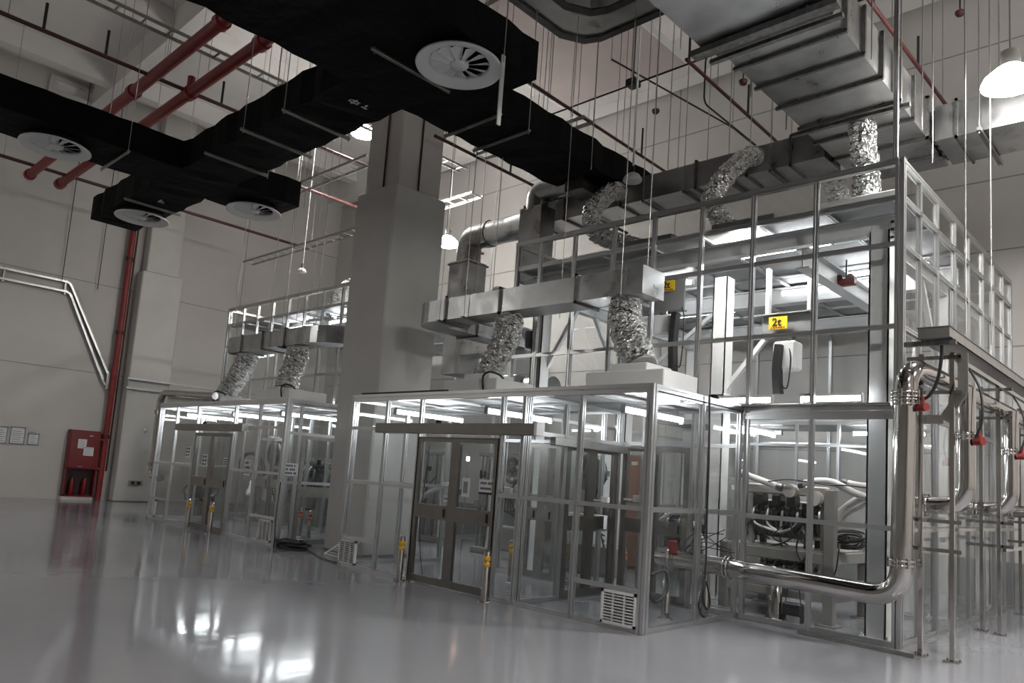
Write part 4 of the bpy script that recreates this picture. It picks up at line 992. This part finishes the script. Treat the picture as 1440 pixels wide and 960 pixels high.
# beam with actuators above the engine
AB = thing('actuator_beam', (-4.5, 10.15, 1.7), 'beige actuator beam with dark motors above the test engine', 'machine')
MB().bbox((-4.95, 10.1, 1.62), (-3.82, 10.24, 1.76), .02).build('beam', 'beige', AB)
q = MB()
for x in (-4.8, -4.55, -4.35, -4.05): q.bbox((x, 10.06, 1.46), (x + .12, 10.26, 1.62), .015); q.cyl((x + .06, 10.16, 1.38), (x + .06, 10.16, 1.46), .045, 12)
q.build('motor', 'dark', AB)
q = MB().cyl((-4.28, 10.0, 1.68), (-4.28, 10.1, 1.68), .09, 16); q.cyl((-3.95, 9.98, 1.6), (-3.95, 10.1, 1.6), .1, 16); q.build('roller', 'beige', AB)
MB().bar((-3.9, 10.12, 1.5), (-4.25, 10.1, 1.15), .06, .05).build('strut', 'dark', AB)
for x in (-4.9, -3.9): MB().box((x, 10.12, .92), (x + .06, 10.2, 1.62)).build('support', 'bench', AB)
def hose_px(pp, Y, r, label, mat='hose', group='white hoses on the test bench', nm='white_hose', cat='hose', n=10):
    pts = smooth([at(a, b, Y=Y) for a, b in pp], 6); t = thing(nm, pts[0], label, cat, group)
    MB().tube(pts, r, n).build('hose_body', mat, t)
    e = MB()
    for p, d in ((pts[0], pts[0] - pts[1]), (pts[-1], pts[-1] - pts[-2])): e.cyl(p - d.normalized() * .02, p + d.normalized() * .05, r * 1.25, 12)
    e.build('end_fitting', 'grey', t); return t
hose_px([(1045, 666), (1068, 674), (1095, 684)], 10.0, .045, 'white hose sweeping down onto the actuator beam from the cabinet')
hose_px([(1128, 680), (1150, 676), (1172, 678), (1200, 692), (1222, 700)], 10.0, .045, 'white hose arching over the bench post to the gantry column')
hose_px([(1172, 736), (1185, 718), (1205, 703), (1222, 698)], 10.1, .05, 'white hose rising behind the bench post, upper of the pair')
hose_px([(1172, 745), (1190, 722), (1208, 712), (1222, 704)], 10.2, .04, 'white hose rising behind the bench post, lower of the pair')
hose_px([(1190, 678), (1205, 681), (1222, 684)], 10.4, .04, 'short straight white hose by the gantry column')
hose_px([(920, 738), (945, 722), (965, 726), (985, 752), (992, 790)], 9.9, .03, 'pale hose arching behind the vestibule side glass')
hose_px([(592, 700), (612, 688), (632, 682), (645, 690)], 11.5, .06, 'pale hose arching behind the dark sliding door', n=12)
hose_px([(1085, 676), (1110, 674), (1140, 678), (1165, 682), (1185, 682), (1225, 686)], 9.95, .009, 'thin black cable strung along the actuator beam', 'blackd', 'black cables', 'black_cable', 'cable', 6)
hose_px([(1128, 745), (1120, 770), (1128, 790), (1136, 770), (1130, 748)], 9.9, .012, 'black cable loop hanging at the bench front', 'blackd', 'black cables', 'black_cable', 'cable', 6)
hose_px([(1180, 770), (1176, 800), (1170, 812)], 9.95, .01, 'short black cable dangling from the bench top', 'blackd', 'black cables', 'black_cable', 'cable', 6)
bx = thing('black_basket', (-4.2, 9.85, .2), 'black wire basket hung below the bench shelf', 'basket')
p = at(1115, 855, Y=9.85)
q = MB().bbox(p + V((-.13, -.06, -.09)), p + V((.13, .06, .07)), .02); q.build('basket_body', 'blackd', bx)
MB().tube(smooth([p + V((-.1, 0, .06)), p + V((-.06, 0, .3)), p + V((.06, 0, .3)), p + V((.1, 0, .06))], 5), .008, 6).build('handle', 'blackd', bx)
q = MB()
for s_ in (-1, 1): q.box(p + V((s_ * .12 - .008, -.05, -.0)) - V((0, 0, p.z)), p + V((s_ * .12 + .008, .05, -.08)))
q.build('stand', 'blackd', bx)
rb = thing('red_motor', at(1090, 822, Y=10.1), 'small red motor on the lower shelf of the bench', 'motor')
p = at(1090, 822, Y=10.1)
q = MB().bbox(p + V((-.08, -.06, -.06)), p + V((.08, .06, .05)), .02); q.build('motor_body', 'redp', rb)
MB().cyl(p + V((.08, 0, 0)), p + V((.15, 0, 0)), .03, 12).build('shaft', 'chan', rb)
cr = thing('cable_coil', at(1185, 762, Y=10.3), 'heap of coiled black cables on the bench behind its post', 'cable coil')
p = at(1188, 758, Y=10.3); q = MB(); rr = random.Random(4)
for i in range(9):
    R_ = rr.uniform(.1, .24); ox, oz = rr.uniform(-.06, .06), rr.uniform(-.05, .06)
    q.tube([p + V((ox + R_ * math.cos(a), rr.uniform(-.02, .02) + .1 * math.sin(a), oz + R_ * .3 * math.sin(a))) for a in [2 * PI * k_ / 18 for k_ in range(18)]], .014, 6, closed=True)
q.build('coil', 'blackd', cr)
MB().cyl(p + V((0, 0, -.12)), p + V((0, 0, -.06)), .16, 16).build('base_ring', 'dark', cr)
# cabinets inside
def cabinet(x0, x1, y0, y1, z0, z1, mat, label, cat='cabinet', legs=False):
    t = thing('control_cabinet', ((x0 + x1) / 2, (y0 + y1) / 2, z0), label, cat, 'control cabinets')
    MB().bbox((x0, y0, z0), (x1, y1, z1), .008).build('body', mat, t)
    d = MB().bbox((x0 + .02, y0 - .018, z0 + .05), (x1 - .02, y0, z1 - .03), .004).build('door', mat, t)
    sub(MB().bbox((x1 - .09, y0 - .035, (z0 + z1) / 2 - .06), (x1 - .06, y0 - .018, (z0 + z1) / 2 + .06), .004), 'handle', 'blackd', d, t)
    sub(MB().box((x0 + .08, y0 - .021, z1 - .2), (x0 + .22, y0 - .018, z1 - .13)), 'label_plate', 'paper', d, t)
    return t
cabinet(-5.85, -5.25, 11.3, 11.8, 0, 1.85, 'cab', 'grey control cabinet behind the left end of the test bench')
cabinet(-3.75, -3.3, 12.2, 12.6, 0, 2.15, 'white', 'tall white cabinet edge beside the gantry column')
cabinet(-8.55, -8.15, 12.4, 12.9, 0, 2.2, 'brown', 'brown door cabinet in the booth, seen past the vestibule partition')
cabinet(-9.0, -8.3, 10.9, 11.5, 0, 2.35, 'white', 'tall white control cabinet behind the dark sliding door')
# roller machine with big discs
def disc_machine(x, y, label, flip=1, group='disc machines in the near booth'):
    t = thing('roller_machine', (x, y, 0), label, 'machine', group)
    MB().bbox((x - .55, y - .1, 0), (x + .55, y + .4, .5), .02).build('base', 'bench', t)
    MB().bbox((x - .5 * flip - .09, y + .02, .5), (x - .5 * flip + .09, y + .3, 2.25), .015).build('upright', 'white', t)
    for dx, z, R_ in ((-.05, 1.78, .34), (.15, 1.12, .27)):
        xx = x + dx * flip
        d = MB().lathe((xx, y - .02, z), [(.03, .12), (.06, .12), (.06, .03), (R_ * .55, .03), (R_ * .6, .06), (R_ * .92, .06), (R_, .04), (R_, -.04), (R_ * .92, -.06), (.04, -.06)], 36, (0, -1, 0)); d.build('disc', 'grey', t)
        e = MB()
        for a in range(6): e.cyl((xx + math.cos(a * PI / 3) * R_ * .4, y - .05, z + math.sin(a * PI / 3) * R_ * .4), (xx + math.cos(a * PI / 3) * R_ * .4, y - .08, z + math.sin(a * PI / 3) * R_ * .4), .02, 8)
        e.build('bolt_circle', 'chan', t)
    MB().bar((x - .5 * flip, y + .16, 1.78), (x + .2 * flip, y + .16, 1.78), .1, .1).build('arm', 'grey', t)
    c_ = MB()
    for i in range(5): c_.tube(smooth([(x + .4, y - .12, .5 + i * .1), (x + .3 - i * .1, y - .2, .9), (x + .1 * i, y - .14, 1.3 + .1 * i)], 5), .014, 6)
    c_.build('wiring_harness', 'blackd', t)
    return t
disc_machine(at(836, 650, Y=10.9).x, 10.9, 'machine with two big grey discs behind the glass next to the dark sliding door')
disc_machine(at(722, 655, Y=12.2).x, 12.2, 'machine with two big grey discs deeper inside the near tall booth', -1)
engine(-7.0, 12.3, .55, 1.0, 8, 'engine on a stand behind the vestibule inner door', 'engines in the near booth', False)
st = thing('engine_stand', (-7.0, 12.3, 0), 'grey engine stand behind the vestibule inner door', 'stand')
for a in (-.4, .4):
    for b in (-.25, .25): MB().box((-7.0 + a - .04, 12.3 + b - .04, 0), (-7.0 + a + .04, 12.3 + b + .04, .5)).build('leg', 'bench', st)
MB().box((-7.6, 12.0, .5), (-6.4, 12.6, .545)).build('table_top', 'bench', st)
engine(-8.3, 13.6 + .6, .6, .9, 41, 'dark engine at the back of the near tall booth', 'engines in the near booth', False)
st = thing('engine_stand', (-8.3, 14.2, 0), 'grey engine stand at the back of the near tall booth', 'stand')
for a in (-.4, .4):
    for b in (-.25, .25): MB().box((-8.3 + a - .04, 14.2 + b - .04, 0), (-8.3 + a + .04, 14.2 + b + .04, .56)).build('leg', 'bench', st)
MB().box((-8.85, 13.9, .56), (-7.75, 14.5, .6)).build('table_top', 'bench', st)
for i, (px_, y0_, lb) in enumerate(((612, 11.6, 'rack of upright grey pipes behind the first leaf of the dark sliding door'), (690, 11.2, 'rack of upright grey pipes behind the second leaf of the dark sliding door'), (800, 11.8, 'rack of upright grey pipes seen through the vestibule right panes'))):
    xx = at(px_, 660, Y=y0_).x; t = thing('pipe_stand', (xx, y0_, 0), lb, 'pipe stand', 'upright pipe racks in the near booth'); rr = random.Random(60 + i)
    MB().bbox((xx - .32, y0_ - .14, 0), (xx + .32, y0_ + .14, .12), .01).build('base', 'bench', t)
    MB().bbox((xx - .32, y0_ - .06, 2.0), (xx + .32, y0_ + .06, 2.08), .008).build('head_rail', 'bench', t)
    for q_ in range(6): MB().cyl((xx - .27 + q_ * .108, y0_, .12), (xx - .27 + q_ * .108, y0_, 2.0), rr.choice((.018, .026, .034)), 12).build('pipe', rr.choice(('chan', 'grey', 'white')), t)
    for q_ in range(5):
        z_ = rr.uniform(.5, 1.8); x_ = xx - .27 + rr.randrange(6) * .108
        MB().bbox((x_ - .06, y0_ - .1, z_), (x_ + .06, y0_ - .02, z_ + rr.uniform(.06, .16)), .008).build('valve_block', rr.choice(('dark', 'grey', 'cab')), t)
    MB().tube(smooth([(xx - .2, y0_ - .1, 1.7), (xx, y0_ - .2, 1.3), (xx + .2, y0_ - .12, 1.5)], 6), .014, 6).build('hose', 'blackd', t)
# stack light inside
sl = thing('signal_lamp', (-8.2, 10.6, 1.6), 'red glowing signal lamp on a thin post behind the dark sliding door', 'light')
p = at(658, 648, Y=10.6)
MB().tube([(p.x, p.y, 0), (p.x, p.y, p.z)], .015, 8).build('post', 'chan', sl)
MB().cyl(p, p + V((0, 0, .09)), .035, 14).build('red_lens', 'led', sl)
# monitor in the vestibule
mo = thing('white_monitor', (-6.2, 8.7, 1.1), 'white wall box with dark window inside the vestibule, behind the right panes', 'monitor')
p = at(828, 732, Y=8.9)
MB().bbox(p + V((-.36, -.03, -.1)), p + V((.3, .05, .1)), .01).build('case', 'white', mo)
MB().box(p + V((.22, -.035, -.09)), p + V((.29, -.028, .09))).build('window_strip', 'screen', mo)
MB().box(p + V((-.03, .0, -.1)) , (p.x + .03, p.y + .04, 0)).build('stand', 'chan', mo)

# far booth machines
bt = bench(-18.0, -16.6, 10.6, 11.6, (.85, .85), 'grey steel bench in the far tall booth')
engine(-17.3, 11.0, .85, 1.2, 31, 'dark engine on the bench in the far tall booth', 'engines in the far booth', False)
engine(-15.2, 10.8, .5, 1.1, 33, 'engine on a low stand in the far booth nearer the column', 'engines in the far booth')
st = thing('engine_stand', (-15.2, 10.8, 0), 'low grey engine stand in the far tall booth', 'stand')
for a in (-.45, .45):
    for b in (-.25, .25): MB().box((-15.2 + a - .04, 10.8 + b - .04, 0), (-15.2 + a + .04, 10.8 + b + .04, .45)).build('leg', 'bench', st)
MB().box((-15.9, 10.45, .45), (-14.5, 11.15, .495)).build('table_top', 'bench', st)
disc_machine(-18.4, 10.3, 'machine with two discs in the far booth behind its sliding door', 1, 'disc machines in the far booth')
cabinet(-16.5, -15.9, 12.2, 12.7, 0, 2.0, 'cab', 'grey control cabinet at the back of the far tall booth')
cabinet(-14.9, -14.4, 11.6, 12.0, 0, 2.0, 'white', 'white control cabinet in the far tall booth by the column')
engine(at(284, 690, Y=9.0).x, 9.0, .42, .8, 51, 'dark engine just behind the far vestibule panes at their outer end', 'engines in the far booth', False)
st = thing('engine_stand', (at(284, 690, Y=9.0).x, 9.0, 0), 'grey trolley under the dark engine in the far vestibule', 'stand')
for a in (-.35, .35):
    for b in (-.15, .15): MB().box((st.location.x + a - .03, 9.0 + b - .03, 0), (st.location.x + a + .03, 9.0 + b + .03, .39)).build('leg', 'bench', st)
MB().box((st.location.x - .42, 8.78, .39), (st.location.x + .42, 9.22, .42)).build('table_top', 'bench', st)
hose_px([(338, 662), (340, 645), (352, 637), (366, 645), (372, 665)], 9.9, .05, 'dark arched hose behind the far vestibule panes', 'blackd', 'hoses in the far booth', 'arched_hose', 'hose', 10)
p = at(352, 690, Y=9.2); t = thing('gauge_column', (p.x, p.y, 0), 'silver gauge column behind the far vestibule panes', 'gauge')
MB().cyl((p.x, p.y, 0), (p.x, p.y, p.z - .1), .05, 14).build('column_tube', 'inox', t)
MB().lathe(p, [(.06, -.12), (.1, -.1), (.1, 0), (.05, .08), (.03, .25), (.001, .26)], 20).build('gauge_head', 'white', t)
rv = thing('red_valve_block', (-13.9, 9.9, .9), 'red valve cluster behind the side door of the far vestibule', 'valve')
p = V((-13.75, 9.95, .75))
MB().cyl(p + V((0, 0, -.75)), p, .04, 12).build('post', 'chan', rv)
q = MB().cyl(p, p + V((.18, -.1, .1)), .06, 12); q.cyl(p + V((-.1, 0, .05)), p + V((.12, 0, .05)), .07, 12); q.build('valve_body', 'redp', rv)
MB().lathe(p + V((0, 0, .12)), [(.02, 0), (.1, .02), (.1, .04), (.02, .03)], 16).build('hand_wheel', 'redk', rv)

# ------------------------------------------------------------------ bollards
def bollard(x, y, label, band='yellow', h=.64, r=.045, group='steel bollards with coloured bands'):
    t = thing('bollard', (x, y, 0), label, 'bollard', group)
    MB().lathe((x, y, 0), [(r, 0), (r, h - .01), (r * .9, h), (.001, h + .004)], 20).build('tube', 'inox', t)
    MB().lathe((x, y, 0), [(r + .001, h - .20), (r + .003, h - .199), (r + .003, h - .145), (r + .001, h - .144)], 20).build('reflective_band', band, t)
    MB().lathe((x, y, 0), [(r + .001, h - .125), (r + .003, h - .124), (r + .003, h - .07), (r + .001, h - .069)], 20).build('reflective_band', band, t)
    q = MB().lathe((x, y, 0), [(r * 2, 0), (r * 2, .01), (r, .012)], 20)
    for i in range(4): q.cyl((x + math.cos(i * PI / 2 + .7) * r * 1.6, y + math.sin(i * PI / 2 + .7) * r * 1.6, .01), (x + math.cos(i * PI / 2 + .7) * r * 1.6, y + math.sin(i * PI / 2 + .7) * r * 1.6, .03), .009, 6)
    q.build('base_flange', 'inox', t)
    return t
for x, y, lb, bd in ((-8.73, 7.03, 'yellow banded bollard outside the dark sliding door, on the column side', 'yellow'), (-6.92, 6.98, 'yellow banded bollard outside the dark sliding door, on the outer corner side', 'yellow'),
                     (-7.25, 8.95, 'yellow banded bollard inside the vestibule, seen right of the door frame', 'yellow'), (-6.78, 8.28, 'orange banded bollard inside the vestibule by the partition', 'orange'),
                     (-7.0, 10.15, 'orange banded bollard in the tall booth behind the vestibule', 'orange'), (-8.0, 8.6, 'yellow banded bollard just behind the dark sliding door', 'yellow'),
                     (-16.55, 7.3, 'yellow banded bollard at the far vestibule door, nearer the wall', 'yellow'), (-15.35, 7.25, 'yellow banded bollard at the far vestibule door, nearer the column', 'yellow'),
                     (-12.9, 9.2, 'orange banded bollard beside the far vestibule side door', 'orange'), (-14.6, 8.9, 'orange banded bollard inside the far vestibule', 'orange'), (-13.75, 8.6, 'orange banded bollard inside the far vestibule by the side door', 'orange')):
    bollard(x, y, lb, bd, .64 if bd == 'yellow' else .62)
def stub(x, y, h, label, r=.05):
    t = thing('steel_stub_post', (x, y, 0), label, 'post', 'plain steel stub posts behind the side glass')
    MB().lathe((x, y, 0), [(r, 0), (r, h - .01), (r * .85, h), (.001, h)], 18).build('tube', 'inox', t)
    MB().lathe((x, y, 0), [(r * 1.9, 0), (r * 1.9, .012), (r, .014)], 18).build('base_flange', 'inox', t)
stub(-5.07, 8.3, .5, 'plain steel stub post behind the side glass, nearest the outer corner'); stub(-4.92, 9.0, .6, 'plain steel stub post behind the side glass, under the pipe valve'); stub(-4.35, 9.85, .55, 'thick capped steel stub post behind the booth inner corner', .075)

# ------------------------------------------------------------------ cables and small items at the near vestibule
def cable(name, pts, r, label, group=None, cat='cable'):
    pts = smooth(pts, 6); t = thing(name, pts[0], label, cat, group)
    MB().tube(pts, r, 7).build('cord', 'blackd', t)
    e = pts[-1]; MB().lathe(e - V((0, 0, .02)), [(.001, 0), (r * 1.8, .004), (r * 1.8, .03), (.001, .035)], 8).build('cable_end', 'blackd', t)
X_ = -4.60
cable('black_cable', [(X_, 8.33, 2.78), (X_ + .02, 8.34, 2.0), (X_ + .02, 8.35, 1.2), (X_ + .02, 8.36, .62), (X_ + .02, 8.24, .25), (X_ + .02, 8.38, .1), (X_ + .02, 8.5, .25), (X_ + .02, 8.38, .52), (X_ + .02, 8.33, .3), (X_ + .02, 8.42, .2)], .012, 'long black cable hanging down the vestibule side and looped at its end')
cable('black_cable', [(-4.78, 7.3, 1.3), (-4.8, 7.35, .8), (-4.85, 7.5, .5), (-4.85, 7.7, .28), (-4.85, 7.95, .4), (-4.85, 7.9, .62), (-4.85, 7.6, .6)], .02, 'thick black cable loop just inside the vestibule outer corner')
cable('black_cable', [(-8.62, 7.3, 2.0), (-8.62, 7.25, 1.0), (-8.62, 7.28, .5), (-8.6, 7.35, .1)], .008, 'thin black cord behind the vestibule pane by the column')
vb = thing('valve_assembly', (-5.3, 8.95, .7), 'steel valve cluster with red handle at the pipe end behind the side glass', 'valve')
q = MB().cyl((-5.35, 8.98, .68), (-5.62, 8.98, .69), .13, 20); q.lathe((-5.42, 8.98, .68), [(.13, 0), (.18, 0), (.18, .03), (.13, .03)], 20, (1, 0, 0)); q.build('flange_body', 'inox', vb)
MB().bbox((-5.42, 8.85, .74), (-5.3, 8.93, .92), .015).build('red_handle', 'redp', vb)
q = MB(); rr = random.Random(9)
for i in range(6): q.tube(smooth([(-5.2 + rr.uniform(-.1, .1), 8.95, .75), (-5.0 + rr.uniform(-.2, .2), 8.85, .95 + rr.uniform(-.1, .15)), (-4.75 + rr.uniform(-.1, .3), 8.95, 1.0 + rr.uniform(-.15, .15))], 5), .006, 5)
q.build('wire_bundle', 'dark', vb)
MB().tube([(-5.5, 8.98, .0), (-5.5, 8.98, .6)], .04, 12).build('support_post', 'inox', vb)
cl = thing('cable_coil', (-12.6, 7.75, .03), 'heap of black cable lying on the floor between the two vestibules', 'cable coil')
q = MB(); rr = random.Random(2)
for i in range(12):
    R_ = rr.uniform(.1, .24); cx, cy = -12.75 + rr.uniform(-.12, .2), 7.65 + rr.uniform(-.1, .1)
    q.tube([(cx + R_ * math.cos(a) * 1.3, cy + R_ * math.sin(a) * .9, .022 + i * .01 + .006 * math.sin(3 * a + i)) for a in [2 * PI * j / 22 for j in range(22)]], .02, 6, closed=True)
q.build('coil', 'blackd', cl)
MB().tube(smooth([(-12.5, 7.7, .02), (-12.0, 7.6, .015), (-11.2, 7.3, .015), (-10.6, 7.22, .015)], 5), .01, 6).build('loose_end', 'blackd', cl)
cable('black_cable', [(-13.0, 7.42, 1.2), (-13.0, 7.4, .6), (-12.98, 7.42, .15), (-12.9, 7.55, .02), (-12.8, 7.6, .02)], .01, 'black cord hanging at the far vestibule corner post')
lv = thing('loose_vent_grille', (-11.4, 7.9, 0), 'white vent grille leaning at the foot of the big column', 'grille')
a0, b0 = V((-11.75, 7.72, .01)), V((-11.55, 8.12, .34)); side = V((.42, .0, 0))
q = MB()
for f in (0, 1): q.bar(a0 + side * f, b0 + side * f, .03, .02)
for f in (0, 1): q.bar(a0.lerp(b0, f), a0.lerp(b0, f) + side, .03, .02)
q.build('frame', 'plast', lv)
q = MB()
for i in range(1, 9): q.bar(a0.lerp(b0, i / 9), a0.lerp(b0, i / 9) + side, .02, .008)
q.build('slat', 'plast', lv)
fs = thing('floor_strip', (-3.0, 8.95, 0), 'thin steel angle strip lying on the floor at the booth corner', 'strip')
MB().angle((-3.75, 9.1, .003), (-2.45, 8.98, .003), .04).build('angle_bar', 'chan', fs)
MB().box((-2.52, 8.95, 0), (-2.40, 9.03, .006)).build('end_plate', 'chan', fs)

# notices on the glass
def sheet(c, axis, w, h, label, lines=4, header=None, mat='paper', group='paper notices on the booth glass', d=-1):
    c = V(c); ax = V((1, 0, 0)) if axis == 'x' else V((0, 1, 0)); nn = V((0, d, 0)) if axis == 'x' else V((-d, 0, 0))
    t = thing('paper_notice', c, label, 'notice', group)
    def slab(u0, u1, z0, z1, o0, o1, b=None):
        b = b or MB(); p = c + ax * u0 + nn * o0 + V((0, 0, z0)); q_ = c + ax * u1 + nn * o1 + V((0, 0, z1)); return b.box(p, q_)
    slab(-w / 2, w / 2, -h / 2, h / 2, 0, .003).build('sheet', mat, t)
    l = MB(); rr = random.Random(int(w * 1e4) + lines)
    for i in range(lines):
        z = h / 2 - h * (i + .7) / (lines + .4); u = -w * .4
        while u < w * .36:
            s_ = min(.028, w * .1); slab(u, u + s_ * .75, z - h * .09, z + h * .09, .003, .0045, l); u += s_ * (1.1 if rr.random() < .85 else 1.9)
    l.build('lettering', 'ink', t)
    if header: slab(-w / 2, w / 2, -h / 2 - .03, -h / 2, 0, .004).build('holder', header, t)
    return t
y_ = 7.155
p = at(682, 683, Y=7.13); sheet((p.x, 7.155, p.z), 'x', .27, .17, 'white notice with black lettering on the sliding door, nearest the door edge', 2, 'blackd')
p = at(627, 701, Y=7.13); sheet((p.x, 7.155, p.z), 'x', .15, .1, 'small white label at the bottom of the sliding door glass', 1)
p = at(653, 685, Y=7.13); t_n = sheet((p.x, 7.155, p.z), 'x', .15, .26, 'white sheet with a dark picture on the sliding door', 0)
MB().box((p.x - .045, 7.150, p.z - .08), (p.x + .045, 7.152, p.z + .08)).build('picture', 'cab', t_n)
p = at(624, 680, Y=7.13); sheet((p.x, 7.155, p.z), 'x', .12, .06, 'white door contact label above the sliding door plate', 0)
for i, (px, py, w, h, lb) in enumerate(((287, 647, .24, .28, 'white notice on the far sliding door'), (317, 649, .2, .16, 'small white notice on the far sliding door edge'), (292, 663, .14, .1, 'tiny white label low on the far sliding door'), (347, 657, .26, .32, 'white framed sheet on the far vestibule pane'), (264, 635, .24, .25, 'white sheet on the far vestibule pane near its door'))):
    p = at(px, py, Y=7.42); sheet((p.x, 7.43, p.z), 'x', w, h, lb, 3)
p = at(410, 660, Y=7.6); sheet((-13.01, 7.62, p.z), 'y', .3, .24, 'grey control label box at the far vestibule corner', 3, d=-1)
for i, (px, py, lb) in enumerate(((715, 690, 'small white switch box on the vestibule mid rail, right of the door'), (898, 702, 'small white switch box on the vestibule mid rail by the outer corner'), (851, 703, 'small white switch box on the inner door frame'))):
    yy = 7.22 if i != 2 else 8.6
    p = at(px, py, Y=yy); t = thing('switch_box', p, lb, 'switch', 'white switch boxes on the rails')
    MB().bbox(p + V((-.06, -.03, -.035)), p + V((.06, .03, .045)), .006).build('case', 'plast', t)
    MB().bbox(p + V((-.2, -.012, -.02)), p + V((-.06, .012, .0)), .003).build('cable_arm', 'plast', t)
# far vestibule drain pipe
pb = pipe_thing('stainless_pipe', [(-19.0, 7.6, .98), (-19.5, 7.55, .98), (-19.5, 7.55, 3.1), (-16.9, 7.75, 2.98)], .085, 'inox', 'stainless pipe rising at the outer end of the far vestibule', 'pipe', R=.3, n=18)
flange_ring(pb, (-19.5, 7.55, 1.3), (0, 0, 1), .085); flange_ring(pb, (-19.5, 7.55, 2.6), (0, 0, 1), .085)
# ducts glimpsed between the booths
gz = thing('silver_duct', (-10.6, 12.4, 3.3), 'grey duct box glimpsed between the column and the near tall booth', 'duct')
MB().bbox((-12.6, 11.9, 3.3), (-11.3, 12.6, 3.85), .01).build('duct_section', 'galv', gz)
MB().tube([(-11.3, 12.25, 3.57), (-10.5, 12.25, 3.57)], .26, 20).build('round_section', 'galv', gz)
for x in (-12.4, -11.4): MB().tube([(x, 11.95, 3.3), (x, 11.95, CZ)], .008, 5).build('hanger_rod', 'alu', gz)
MB().bar((-12.5, 11.85, 3.27), (-11.2, 11.85, 3.27), .05, .05).build('support_channel', 'galvd', gz)

# ------------------------------------------------------------------ light and render settings
wd = bpy.data.worlds.new('world'); S.world = wd; wd.use_nodes = True
wd.node_tree.nodes['Background'].inputs[0].default_value = (.95, .97, 1., 1)
wd.node_tree.nodes['Background'].inputs[1].default_value = .3
S.view_settings.view_transform = 'Standard'; S.view_settings.look = 'None'
S.view_settings.gamma = 1; S.view_settings.use_curve_mapping = False; S.view_settings.exposure = .95
cy_ = S.cycles
cy_.max_bounces = 10; cy_.diffuse_bounces = 3; cy_.glossy_bounces = 4; cy_.transmission_bounces = 4; cy_.transparent_max_bounces = 32
cy_.sample_clamp_indirect = 4; cy_.caustics_reflective = False; cy_.caustics_refractive = False
cy_.use_denoising = True; cy_.use_light_tree = True
